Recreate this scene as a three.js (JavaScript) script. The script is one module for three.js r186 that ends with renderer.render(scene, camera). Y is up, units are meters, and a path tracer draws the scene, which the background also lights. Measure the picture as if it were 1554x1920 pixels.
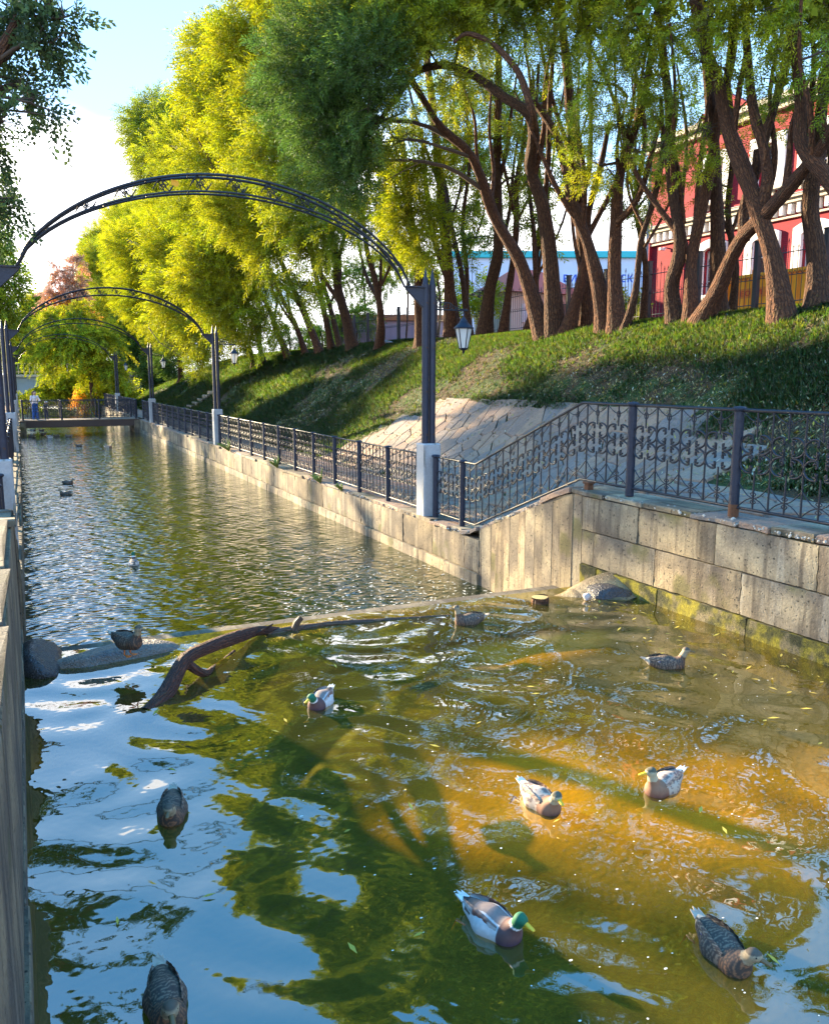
import * as THREE from 'three';
import { mergeGeometries } from 'three/addons/utils/BufferGeometryUtils.js';
import { MarchingCubes } from 'three/addons/objects/MarchingCubes.js';

// ---------------------------------------------------------------- camera
const scene = new THREE.Scene();
const EYE = new THREE.Vector3(0, 3.3, 0), YAW = 25.16 * Math.PI / 180, PITCH = 9.23 * Math.PI / 180;
const camera = new THREE.PerspectiveCamera(63.31, 828 / 1024, 0.05, 1500);
camera.position.copy(EYE); camera.rotation.order = 'YXZ'; camera.rotation.y = -YAW; camera.rotation.x = -PITCH;
const renderer = new THREE.WebGLRenderer({ antialias: true });
renderer.setSize(828, 1024);
renderer.toneMapping = THREE.LinearToneMapping;
renderer.toneMappingExposure = 5.3;
renderer.shadowMap.enabled = true;

// ---------------------------------------------------------------- noise and random numbers
function mulberry(a) { return () => { a |= 0; a = a + 0x6D2B79F5 | 0; let t = Math.imul(a ^ a >>> 15, 1 | a); t = t + Math.imul(t ^ t >>> 7, 61 | t) ^ t; return ((t ^ t >>> 14) >>> 0) / 4294967296; }; }
const clamp = (x, a = 0, b = 1) => Math.min(b, Math.max(a, x));
const lerp = (a, b, t) => a + (b - a) * t;
const ss = (a, b, x) => { const t = clamp((x - a) / (b - a)); return t * t * (3 - 2 * t); };
function hash(x, y, z) { let h = Math.imul(x, 374761393) ^ Math.imul(y, 668265263) ^ Math.imul(z, 1274126177); h = Math.imul(h ^ h >>> 13, 1274126177); h = Math.imul(h ^ h >>> 16, 2246822519); return ((h ^ h >>> 15) >>> 0) / 4294967296; }
function n3(x, y, z, per = 0, perY = per) {     // value noise 0..1; per > 0 repeats x and y
  const xi = Math.floor(x), yi = Math.floor(y), zi = Math.floor(z);
  let u = x - xi, v = y - yi, w = z - zi; u = u * u * u * (u * (u * 6 - 15) + 10); v = v * v * v * (v * (v * 6 - 15) + 10); w = w * w * (3 - 2 * w);
  const m = (a, q) => q ? ((a % q) + q) % q : a;
  const x0 = m(xi, per), x1 = m(xi + 1, per), y0 = m(yi, perY), y1 = m(yi + 1, perY);
  const a = lerp(lerp(hash(x0, y0, zi), hash(x1, y0, zi), u), lerp(hash(x0, y1, zi), hash(x1, y1, zi), u), v);
  if (w === 0) return a;
  const b = lerp(lerp(hash(x0, y0, zi + 1), hash(x1, y0, zi + 1), u), lerp(hash(x0, y1, zi + 1), hash(x1, y1, zi + 1), u), v);
  return lerp(a, b, w);
}
function fbm(x, y, z, oct = 4, per = 0, perY = per) { let s = 0, a = 0.5, n = 0; for (let i = 0; i < oct; i++) { s += a * n3(x, y, z + i * 17, per, perY); n += a; x *= 2; y *= 2; if (!per) z *= 2; per *= 2; perY *= 2; a *= 0.5; } return s / n; }

// ---------------------------------------------------------------- sky: broken white cloud low down, clear blue above
const toSun = new THREE.Vector3(-1, 0.66, -2.3).normalize();
{
  const w = 1536, h = 768, data = new Float32Array(w * h * 4);
  for (let j = 0; j < h; j++) for (let i = 0; i < w; i++) {
    const el = ((j + 0.5) / h - 0.5) * Math.PI, az = ((i + 0.5) / w - 0.5) * 2 * Math.PI;
    const y = Math.max(0, Math.sin(el)), x = Math.cos(el) * Math.cos(az), z = Math.cos(el) * Math.sin(az), k = 4 * (j * w + i);
    const t = Math.pow(y, 0.5);
    let r = lerp(0.92, 0.05, t), g = lerp(1.14, 0.53, t), b = lerp(1.32, 1.32, t);
    if (el > -0.02) {
      const q = 1.35 / (y + 0.28), cx = x * q, cz = z * q;
      const f = fbm(cx * 1.15 + 5.3, cz * 1.15 + 2.2, 3.7, 6) + 0.22 * (fbm(cx * 4 + 9, cz * 4, 8, 3) - 0.5);
      const cover = lerp(0.30, 0.88, ss(0.14, 0.46, y));
      const c = ss(cover - 0.02, cover + 0.13, f), lit = lerp(1.75, 1.2, ss(cover + 0.1, cover + 0.32, f));
      r = lerp(r, lit * 1.0, c); g = lerp(g, lit * 1.0, c); b = lerp(b, lit * 1.03, c);
    }
    data[k] = r; data[k + 1] = g; data[k + 2] = b; data[k + 3] = 1;
  }
  const sky = new THREE.DataTexture(data, w, h, THREE.RGBAFormat, THREE.FloatType);
  sky.mapping = THREE.EquirectangularReflectionMapping; sky.magFilter = THREE.LinearFilter; sky.needsUpdate = true;
  scene.background = sky; scene.environment = sky; scene.backgroundIntensity = 0.36; scene.environmentIntensity = 0.36;
}
// ---------------------------------------------------------------- sun: low, ahead and to the left of the frame
const sun = new THREE.DirectionalLight(new THREE.Color(1, 0.80, 0.50), 5);
sun.position.copy(toSun).multiplyScalar(140).add(new THREE.Vector3(6, 0, -25)); sun.target.position.set(6, 0, -25);
sun.castShadow = true; sun.shadow.mapSize.set(4096, 4096); sun.shadow.radius = 1.5;
Object.assign(sun.shadow.camera, { left: -60, right: 60, top: 60, bottom: -60, near: 1, far: 340 });
scene.add(sun, sun.target);

// ---------------------------------------------------------------- where a spot of the photograph lies in the place
const FPX = 1557, cY = Math.cos(YAW), sY = Math.sin(YAW), cP = Math.cos(PITCH), sP = Math.sin(PITCH);
const FWD = new THREE.Vector3(sY * cP, -sP, -cY * cP), RGT = new THREE.Vector3(cY, 0, sY), UPV = new THREE.Vector3().crossVectors(RGT, FWD);
const rayOf = (px, py) => FWD.clone().addScaledVector(RGT, (px - 777) / FPX).addScaledVector(UPV, -(py - 960) / FPX);
const onX = (px, py, X) => { const d = rayOf(px, py); return d.multiplyScalar(X / d.x).add(EYE); };
const onY = (px, py, Y) => { const d = rayOf(px, py); return d.multiplyScalar((Y - EYE.y) / d.y).add(EYE); };
const onZ = (px, py, Z) => { const d = rayOf(px, py); return d.multiplyScalar(Z / d.z).add(EYE); };
const onD = (px, py, depth) => rayOf(px, py).multiplyScalar(depth).add(EYE);
const depthOf = (p) => p.clone().sub(EYE).dot(FWD);

// ---------------------------------------------------------------- levels of the place, metres
const WATER = 0, POOL = 0.73, PATH = 0.8, WALK = 1.87, XL = -0.16, XR = 6.45, RAMP0 = -11.75, RAMP1 = -8.94, DAM = -8.0;
const rise = (z) => clamp((z - RAMP0) / (RAMP1 - RAMP0));
const edgeY = (z) => lerp(PATH, WALK, rise(z));
const edgeL = (z) => lerp(PATH, 2.12, rise(z));
function groundY(x, z) {
  if (x < 3) return edgeL(z);
  const fy = edgeY(z), fx = 8.4 - 0.2 * rise(z), cy = 4.6 - 1.6 * ss(-55, -90, z);
  const bump = 0.10 * (fbm(x * 0.7 + 3, z * 0.7, 1, 3) - 0.5) * ss(fx, fx + 1, x);
  if (x < fx) return fy;
  if (x < 14) { const t = (x - fx) / (14 - fx), p = 0.6 * t + 0.4 * t * t * (3 - 2 * t); return fy + (cy - fy) * p + bump; }
  return cy + Math.min(1.4, (x - 14) * 0.1) + bump;
}

// ---------------------------------------------------------------- names and labels
const taken = new Map();
function numbered(name) { const n = taken.get(name) || 0; taken.set(name, n + 1); return n ? `${name}_${String(n).padStart(3, '0')}` : name; }
function tag(o, label, category, group) { o.userData.label = label; o.userData.category = category; if (group) o.userData.group = group; return o; }
function thing(name, label, category, pos = [0, 0, 0], turn = 0, group) {
  const g = new THREE.Group(); g.name = numbered(name); g.position.set(...pos); g.rotation.y = turn; tag(g, label, category, group); scene.add(g); return g;
}
function mesh(name, geos, material, parent) {
  const g = Array.isArray(geos) ? (geos.length === 1 ? geos[0] : mergeGeometries(geos.map(plainGeo))) : geos;
  const m = new THREE.Mesh(g, material); m.castShadow = m.receiveShadow = true;
  m.name = parent ? name : numbered(name); (parent || scene).add(m); return m;
}
function structure(name, geos, material, parent) { const m = mesh(name, geos, material, parent); if (!parent) m.userData.kind = 'structure'; return m; }
function plainGeo(g) {
  let o = g.index ? g.toNonIndexed() : g;
  for (const k of Object.keys(o.attributes)) if (!['position', 'normal', 'uv'].includes(k)) { if (o === g) o = g.clone(); o.deleteAttribute(k); }
  if (!o.attributes.uv) o.setAttribute('uv', new THREE.BufferAttribute(new Float32Array(o.attributes.position.count * 2), 2));
  return o;
}

// ---------------------------------------------------------------- shapes
const V = (x, y, z) => new THREE.Vector3(x, y, z);
function boxUV(g, s = 1, du = 0, dv = 0) {       // uv in metres from the side a face looks to
  g = g.index ? g.toNonIndexed() : g;
  const p = g.attributes.position, n = g.attributes.normal, uv = new Float32Array(p.count * 2);
  for (let i = 0; i < p.count; i++) {
    const ax = Math.abs(n.getX(i)), ay = Math.abs(n.getY(i)), az = Math.abs(n.getZ(i)), x = p.getX(i), y = p.getY(i), z = p.getZ(i);
    const [u, v] = ay > ax && ay > az ? [x, z] : ax > az ? [z, y] : [x, y];
    uv[2 * i] = u * s + du; uv[2 * i + 1] = v * s + dv;
  }
  g.setAttribute('uv', new THREE.BufferAttribute(uv, 2)); return g;
}
function flat(verts, faces) {                     // faceted solid from points and faces
  const pos = [];
  for (const f of faces) for (let i = 1; i + 1 < f.length; i++) for (const k of [f[0], f[i], f[i + 1]]) pos.push(...verts[k]);
  const g = new THREE.BufferGeometry(); g.setAttribute('position', new THREE.Float32BufferAttribute(pos, 3)); g.computeVertexNormals(); return boxUV(g);
}
function chamferBox(w, h, d, c = 0.01) {          // box centred on its middle with bevelled edges
  const X = w / 2, Y = h / 2, Z = d / 2, v = [], id = {};
  for (const sx of [-1, 1]) for (const sy of [-1, 1]) for (const sz of [-1, 1]) for (const a of [0, 1, 2]) {
    id[[sx, sy, sz, a]] = v.length;
    v.push([sx * (X - (a === 0 ? 0 : c)), sy * (Y - (a === 1 ? 0 : c)), sz * (Z - (a === 2 ? 0 : c))]);
  }
  const f = [], q = (...k) => f.push(k), I = (sx, sy, sz, a) => id[[sx, sy, sz, a]];
  for (const s of [-1, 1]) {
    const o = (arr) => q(...(s > 0 ? arr : arr.reverse()));
    o([I(s, -1, -1, 0), I(s, 1, -1, 0), I(s, 1, 1, 0), I(s, -1, 1, 0)]);
    o([I(-1, s, -1, 1), I(-1, s, 1, 1), I(1, s, 1, 1), I(1, s, -1, 1)]);
    o([I(-1, -1, s, 2), I(1, -1, s, 2), I(1, 1, s, 2), I(-1, 1, s, 2)]);
  }
  for (const a of [-1, 1]) for (const b of [-1, 1]) {
    const e = (arr) => q(...(a * b > 0 ? arr : arr.reverse()));
    e([I(a, b, -1, 0), I(a, b, -1, 1), I(a, b, 1, 1), I(a, b, 1, 0)]);
    e([I(-1, a, b, 1), I(-1, a, b, 2), I(1, a, b, 2), I(1, a, b, 1)]);
    e([I(a, -1, b, 2), I(a, -1, b, 0), I(a, 1, b, 0), I(a, 1, b, 2)]);
    for (const k of [-1, 1]) { const arr = [I(a, b, k, 0), I(a, b, k, 1), I(a, b, k, 2)]; q(...(a * b * k > 0 ? arr : arr.reverse())); }
  }
  return flat(v, f);
}
const box = (w, h, d, x = 0, y = 0, z = 0, c = 0) => (c ? chamferBox(w, h, d, c) : boxUV(new THREE.BoxGeometry(w, h, d))).translate(x, y, z);
function tube(pts, rad, sides = 6, close = true) { // round bar, branch or trunk along points
  const n = pts.length, R = (i) => Array.isArray(rad) ? rad[i] : typeof rad === 'function' ? rad(i / (n - 1)) : rad;
  const pos = [], nor = [], uv = [], idx = []; let N = null, len = 0;
  for (let i = 0; i < n; i++) {
    const T = pts[Math.min(n - 1, i + 1)].clone().sub(pts[Math.max(0, i - 1)]).normalize();
    if (!N) N = Math.abs(T.y) < 0.9 ? V(0, 1, 0) : V(1, 0, 0);
    N = N.clone().addScaledVector(T, -N.dot(T)).normalize();
    const B = T.clone().cross(N), r = R(i); if (i) len += pts[i].distanceTo(pts[i - 1]);
    for (let k = 0; k <= sides; k++) {
      const a = k / sides * Math.PI * 2, c = Math.cos(a), s = Math.sin(a), d = N.clone().multiplyScalar(c).addScaledVector(B, s);
      pos.push(pts[i].x + d.x * r, pts[i].y + d.y * r, pts[i].z + d.z * r); nor.push(d.x, d.y, d.z); uv.push(k / sides * Math.max(0.12, 2 * Math.PI * R(0)), len);
    }
  }
  const w = sides + 1;
  for (let i = 0; i + 1 < n; i++) for (let k = 0; k < sides; k++) { const a = i * w + k; idx.push(a, a + 1, a + w, a + 1, a + w + 1, a + w); }
  if (close) for (const [row, flip] of [[0, 1], [n - 1, 0]]) for (let k = 1; k + 1 < sides; k++) { const a = row * w; idx.push(a, ...(flip ? [a + k + 1, a + k] : [a + k, a + k + 1])); }
  const g = new THREE.BufferGeometry();
  g.setAttribute('position', new THREE.Float32BufferAttribute(pos, 3)); g.setAttribute('normal', new THREE.Float32BufferAttribute(nor, 3)); g.setAttribute('uv', new THREE.Float32BufferAttribute(uv, 2)); g.setIndex(idx); return g;
}
const bar = (a, b, r = 0.01, s = 6) => tube([a, b], r, s);
function smoothPath(pts, n) { return new THREE.CatmullRomCurve3(pts, false, 'centripetal').getPoints(n); }
function lathe(profile, seg = 12) { return new THREE.LatheGeometry(profile.map(([r, y]) => new THREE.Vector2(r, y)), seg); }
function grid(nx, nz, f) {                        // sheet of nx by nz cells, f(i/nx, j/nz) gives a point; faces look up when x grows with i and z grows with j
  const pos = [], uv = [], idx = [];
  for (let j = 0; j <= nz; j++) for (let i = 0; i <= nx; i++) { const p = f(i / nx, j / nz); pos.push(p[0], p[1], p[2]); uv.push(p[3] ?? p[0], p[4] ?? p[2]); }
  for (let j = 0; j < nz; j++) for (let i = 0; i < nx; i++) { const a = j * (nx + 1) + i; idx.push(a, a + nx + 1, a + 1, a + 1, a + nx + 1, a + nx + 2); }
  const g = new THREE.BufferGeometry();
  g.setAttribute('position', new THREE.Float32BufferAttribute(pos, 3)); g.setAttribute('uv', new THREE.Float32BufferAttribute(uv, 2)); g.setIndex(idx); g.computeVertexNormals(); return g;
}
function prism(outline, y0, y1) {                 // upright prism over [x, z] points, bevelled a little on top
  const n = outline.length, cx = outline.reduce((s, p) => s + p[0], 0) / n, cz = outline.reduce((s, p) => s + p[1], 0) / n, v = [], b = Math.min(0.012, (y1 - y0) * 0.4);
  const put = (k, y) => outline.forEach(([x, z]) => { const l = Math.hypot(x - cx, z - cz) || 1, s = 1 - k / l; v.push([cx + (x - cx) * s, y, cz + (z - cz) * s]); });
  put(0, y0); put(0, y1 - b); put(b, y1);
  let area = 0; for (let i = 0; i < n; i++) { const a = outline[i], c = outline[(i + 1) % n]; area += a[0] * c[1] - c[0] * a[1]; }
  const f = [], top = [...Array(n).keys()].map((i) => i + 2 * n); f.push(area > 0 ? top.reverse() : top);
  for (let i = 0; i < n; i++) for (const l of [0, n]) { const j = (i + 1) % n, q = [l + i, l + j, l + n + j, l + n + i]; f.push(area > 0 ? q.reverse() : q); }
  return flat(v, f);
}

// ================================================================ materials
function tex(w, h, f, srgb = true) {
  const d = new Uint8Array(w * h * 4);
  for (let j = 0; j < h; j++) for (let i = 0; i < w; i++) { const c = f(i / w, j / h), k = 4 * (j * w + i); d[k] = clamp(c[0]) * 255; d[k + 1] = clamp(c[1]) * 255; d[k + 2] = clamp(c[2]) * 255; d[k + 3] = 255; }
  const t = new THREE.DataTexture(d, w, h); t.wrapS = t.wrapT = THREE.RepeatWrapping; t.magFilter = THREE.LinearFilter; t.minFilter = THREE.LinearMipmapLinearFilter; t.generateMipmaps = true;
  if (srgb) t.colorSpace = THREE.SRGBColorSpace; t.needsUpdate = true; return t;
}
function scaled(t, sx, sy = sx) { const c = t.clone(); c.repeat.set(sx, sy); c.needsUpdate = true; return c; }
const mix3 = (a, b, t) => [lerp(a[0], b[0], t), lerp(a[1], b[1], t), lerp(a[2], b[2], t)];
const T = (u, v, f, o = 4, s = 0) => fbm(u * f, v * f, s + 0.5, o, f);
const std = (o) => new THREE.MeshStandardMaterial({ roughness: 0.85, metalness: 0, ...o });
const phys = (o) => new THREE.MeshPhysicalMaterial({ roughness: 0.85, metalness: 0, ...o });
const lin = (r, g, b) => new THREE.Color().setRGB(r, g, b);

// weathered concrete: grain, pits, rain stains running down, moss patches
const concreteMap = tex(1024, 1024, (u, v) => {
  const grain = T(u, v, 128, 2, 3), blotch = T(u, v, 6, 5, 7), streak = fbm(u * 40, v * 3, 9.5, 3, 40, 3), mossy = T(u, v, 5, 5, 31), pit = T(u, v, 90, 2, 51);
  let c = mix3([0.50, 0.46, 0.41], [0.80, 0.73, 0.60], ss(0.3, 0.7, blotch));
  c = mix3(c, [0.30, 0.26, 0.22], ss(0.50, 0.76, streak) * 0.5); c = mix3(c, [0.40, 0.36, 0.33], ss(0.45, 0.7, T(u, v, 3, 5, 91)) * 0.6);
  c = mix3(c, [0.84, 0.80, 0.72], ss(0.60, 0.72, fbm(u * 24, v * 2, 77.5, 3, 24, 2)) * 0.45);
  c = mix3(c, [0.36, 0.37, 0.16], ss(0.62, 0.76, mossy) * 0.5);
  c = mix3(c, [0.22, 0.20, 0.17], ss(0.70, 0.78, pit) * 0.7);
  return c.map((x) => x * (0.86 + 0.28 * grain));
});
const concreteBump = tex(512, 512, (u, v) => { const h = 0.5 * T(u, v, 96, 3, 3) + 0.4 * T(u, v, 16, 4, 7) - 0.6 * ss(0.68, 0.78, T(u, v, 60, 2, 51)); return [h, h, h]; }, false);
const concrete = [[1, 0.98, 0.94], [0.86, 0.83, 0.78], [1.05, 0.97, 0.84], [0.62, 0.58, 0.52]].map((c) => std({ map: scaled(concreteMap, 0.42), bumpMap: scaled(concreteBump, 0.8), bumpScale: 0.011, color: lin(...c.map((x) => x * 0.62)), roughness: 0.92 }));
const mossMap = tex(512, 512, (u, v) => { const a = T(u, v, 10, 5, 5), g = T(u, v, 80, 2, 9); return mix3(mix3([0.20, 0.20, 0.09], [0.50, 0.46, 0.10], ss(0.35, 0.65, a)), [0.42, 0.38, 0.28], ss(0.55, 0.7, T(u, v, 7, 4, 23))).map((x) => x * (0.75 + 0.5 * g)); });
const mossy = std({ map: scaled(mossMap, 0.7), bumpMap: scaled(concreteBump, 1.6), bumpScale: 0.03, roughness: 0.95 });
const paleMap = tex(512, 512, (u, v) => { const g = T(u, v, 90, 2, 3), a = T(u, v, 5, 4, 12), s = fbm(u * 30, v * 3, 5.5, 3, 30, 3); return mix3(mix3([0.60, 0.60, 0.61], [0.72, 0.71, 0.69], a), [0.40, 0.37, 0.32], ss(0.52, 0.75, s) * 0.7).map((x) => x * (0.92 + 0.16 * g)); });
const pedestalMat = std({ map: scaled(paleMap, 0.6), bumpMap: scaled(concreteBump, 1.2), bumpScale: 0.008, roughness: 0.8 });
// slate flags in a few tones
const slateMap = tex(1024, 1024, (u, v) => { const g = T(u, v, 100, 3, 13), a = T(u, v, 8, 5, 21), s = fbm(u * 10, v * 60, 4.5, 3, 10, 60); let c = mix3([0.50, 0.46, 0.43], [0.66, 0.58, 0.50], a); c = mix3(c, [0.40, 0.42, 0.46], ss(0.5, 0.75, s) * 0.5); return c.map((x) => x * (0.8 + 0.4 * g)); });
const slateBump = tex(512, 512, (u, v) => { const h = 0.6 * T(u, v, 12, 5, 21) + 0.4 * T(u, v, 70, 2, 13); return [h, h, h]; }, false);
const slate = [[1.2, 1.0, 0.84], [0.86, 0.83, 0.84], [1.3, 1.0, 0.78], [1.05, 0.84, 0.72], [0.70, 0.69, 0.69]].map((c) => std({ map: scaled(slateMap, 0.6), bumpMap: scaled(slateBump, 0.7), bumpScale: 0.03, color: lin(...c.map((x) => x * 0.9)), roughness: 0.82 }));
// earth of the bank and lawn
const soilMap = tex(1024, 1024, (u, v) => {
  const a = T(u, v, 6, 5, 2), g = T(u, v, 110, 2, 4), p = T(u, v, 40, 3, 6), l = T(u, v, 160, 1, 8);
  let c = mix3([0.20, 0.15, 0.09], [0.31, 0.24, 0.14], p); c = mix3(c, [0.17, 0.27, 0.06], ss(0.40, 0.60, a) * 0.8);
  c = mix3(c, [0.58, 0.42, 0.20], ss(0.72, 0.86, l) * 0.7); return c.map((x) => x * (0.65 + 0.7 * g));
});
const soilBump = tex(512, 512, (u, v) => { const h = 0.5 * T(u, v, 24, 4, 4) + 0.5 * T(u, v, 90, 2, 6); return [h, h, h]; }, false);
const soil = std({ map: scaled(soilMap, 0.33), bumpMap: scaled(soilBump, 0.5), bumpScale: 0.05, roughness: 1 });
const paverMap = tex(512, 512, (u, v) => {        // path of small setts, too far off to tell apart
  const r = Math.floor(v * 16), x = u * 8 + (r % 2) * 0.5, fx = x - Math.floor(x), fy = v * 16 - r, j = Math.min(fx * 2, (1 - fx) * 2, fy, 1 - fy) < 0.08, t = hash(Math.floor(x) % 8, r, 5), g = T(u, v, 90, 2, 3);
  let c = mix3([0.52, 0.36, 0.30], [0.60, 0.50, 0.44], t); if (j) c = [0.24, 0.21, 0.18]; return c.map((k) => k * (0.8 + 0.4 * g));
});
const paver = std({ map: scaled(paverMap, 0.6), bumpMap: scaled(soilBump, 1), bumpScale: 0.01, roughness: 0.9 });
// bark: deep furrows along the trunk
const barkH = (u, v) => { const w = 0.16 * (T(u, v, 6, 3, 5) - 0.5), x = (u + w) * 11, q = fbm(u * 10, v * 14, 3.5, 3, 10, 14), r = Math.abs(((x + 2.2 * q) % 1 + 1) % 1 - 0.5) * 2, crack = ss(0.42, 0.5, fbm(u * 14, v * 40, 6.5, 2, 14, 40)); return clamp(0.7 * Math.pow(r, 0.6) * (0.45 + 0.55 * crack) * (0.6 + 0.6 * T(u, v, 24, 3, 8)) + 0.3 * T(u, v, 64, 2, 2)); };
const barkMap = tex(512, 1024, (u, v) => { const h = barkH(u, v), g = T(u, v, 60, 2, 12); let c = mix3([0.20, 0.13, 0.09], [0.50, 0.37, 0.26], h); c = mix3(c, [0.42, 0.42, 0.22], ss(0.62, 0.8, T(u, v, 8, 4, 40)) * 0.5); return c.map((x) => x * (0.8 + 0.4 * g)); });
const barkBump = tex(512, 1024, (u, v) => { const h = barkH(u, v); return [h, h, h]; }, false);
const bark = [[0.98, 0.76, 0.62], [0.78, 0.68, 0.60]].map((c) => std({ map: scaled(barkMap, 0.85, 0.55), bumpMap: scaled(barkBump, 0.85, 0.55), bumpScale: 0.055, color: lin(...c), roughness: 0.95 }));
const twigMat = std({ color: lin(0.075, 0.05, 0.035), roughness: 0.95 });
// painted iron
const ironBump = tex(256, 256, (u, v) => { const h = 0.6 * T(u, v, 24, 3, 3) + 0.4 * T(u, v, 8, 3, 6); return [h, h, h]; }, false);
const iron = std({ color: lin(0.009, 0.011, 0.019), roughness: 0.5, bumpMap: scaled(ironBump, 3), bumpScale: 0.004, metalness: 0.1 });
const ironMap = tex(256, 256, (u, v) => { const a = T(u, v, 6, 4, 15), g = T(u, v, 40, 2, 3), rs = ss(0.66, 0.74, T(u, v, 10, 4, 44)); return mix3(mix3([0.10, 0.12, 0.18], [0.15, 0.17, 0.24], a), [0.30, 0.17, 0.10], rs * 0.8).map((x) => x * (0.85 + 0.3 * g)); });
const ironPost = std({ map: scaled(ironMap, 1.3), color: lin(1, 1, 1), roughness: 0.5, bumpMap: scaled(ironBump, 3), bumpScale: 0.006, metalness: 0.1 });
const rust = std({ color: lin(0.13, 0.055, 0.025), roughness: 0.95, bumpMap: scaled(ironBump, 8), bumpScale: 0.01 });
const steelBeam = std({ color: lin(0.075, 0.045, 0.035), roughness: 0.7, bumpMap: scaled(ironBump, 2), bumpScale: 0.006 });
const timber = std({ color: lin(0.17, 0.12, 0.085), roughness: 0.85, bumpMap: scaled(barkBump, 1, 0.4), bumpScale: 0.006 });
const lampGlass = phys({ color: lin(0.85, 0.86, 0.84), roughness: 0.5, transmission: 0.45, thickness: 0 });
// water: murky, mirror-smooth between ripples
const dx = (f, u, v, e = 1 / 1024) => [f(u + e, v) - f(u - e, v), f(u, v + e) - f(u, v - e)];
function normalTex(size, f, k) { return tex(size, size, (u, v) => { const [a, b] = dx(f, u, v, 1 / size); const n = V(-a * k, -b * k, 1).normalize(); return [n.x * 0.5 + 0.5, n.y * 0.5 + 0.5, n.z * 0.5 + 0.5]; }, false); }
function waveField(seed, lo, hi, n, stretch = 1) {   // sum of many repeating waves
  const r = mulberry(seed), ws = [];
  while (ws.length < n) { const k = Math.round(lerp(-hi, hi, r())), l = Math.round(lerp(-hi, hi, r()) * stretch), m = Math.hypot(k, l); if (m >= lo && m <= hi * Math.max(1, stretch)) ws.push([k * 2 * Math.PI, l * 2 * Math.PI, r() * 6.28, Math.pow(m, -1.25)]); }
  return (u, v) => { let s = 0; for (const [k, l, p, a] of ws) s += a * Math.sin(k * u + l * v + p); return s; };
}
const swirl = (() => { const a = waveField(5, 1, 7, 26); return (u, v) => { const w = 0.035 * (T(u, v, 4, 3, 60) - 0.5), q = 0.035 * (T(u, v, 4, 3, 80) - 0.5); return a(u + w * 2, v + q * 2); }; })();
const poolNormal = normalTex(1024, swirl, 9);
const rippleF = waveField(9, 3, 26, 60, 2.2);
const rippleNormal = normalTex(1024, rippleF, 16);
const fineF = waveField(21, 6, 30, 50, 1.3);
const fineBump = tex(512, 512, (u, v) => { const h = 0.5 + 0.16 * fineF(u, v) * 4; return [h, h, h]; }, false);
const waterPool = phys({ color: lin(0.68, 0.58, 0.14), transmission: 0.95, thickness: 0, roughness: 0.01, ior: 2.35, normalMap: scaled(poolNormal, 1 / 2.6), normalScale: new THREE.Vector2(0.26, 0.26), bumpMap: scaled(fineBump, 1 / 1.7), bumpScale: 0.0022 });
const waterFar = phys({ color: lin(0.22, 0.30, 0.09), transmission: 0.95, thickness: 0, roughness: 0.012, ior: 1.9, normalMap: scaled(rippleNormal, 1 / 4.3), normalScale: new THREE.Vector2(0.22, 0.22), bumpMap: scaled(fineBump, 1 / 2.3), bumpScale: 0.0026 });

// ================================================================ the setting
// ---- ground: right bank with its path, left bank, land beyond, one sheet each
const zRow = (t) => lerp(12, -140, Math.pow(t, 1.6));
structure('bank', grid(90, 260, (i, j) => { const z = lerp(-140, 12, 1 - Math.pow(1 - j, 1.0)), zz = z; const x = i < 0.12 ? lerp(6.55, 8.3, i / 0.12) : i < 0.75 ? lerp(8.3, 16, (i - 0.12) / 0.63) : 16 + Math.pow((i - 0.75) / 0.25, 2.2) * 240; return [x, groundY(x, zz) - (x < 8.25 ? 0.06 : 0), zz]; }), soil);
structure('lawn', grid(30, 120, (i, j) => { const z = lerp(-140, 12, j), x = lerp(-160, -0.45, 1 - Math.pow(1 - i, 3)); return [x, edgeL(z) - 0.05 + (x < -3.4 ? 0.03 + 0.12 * (fbm(x * 0.3, z * 0.3, 4, 3) - 0.4) : 0), z]; }), soil);
structure('far_ground', grid(2, 2, (i, j) => [lerp(-900, 900, i), -1.2, lerp(-900, -138, j)]), soil);
structure('path', grid(4, 60, (i, j) => { const z = lerp(-88, RAMP0 - 0.02, j); return [lerp(6.7, 8.35, i), PATH, z]; }), paver);
const leftPath = structure('path', grid(4, 60, (i, j) => { const z = lerp(-88, RAMP0 - 0.02, j); return [lerp(-3.4, -0.5, i), PATH, z]; }), paver);

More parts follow.
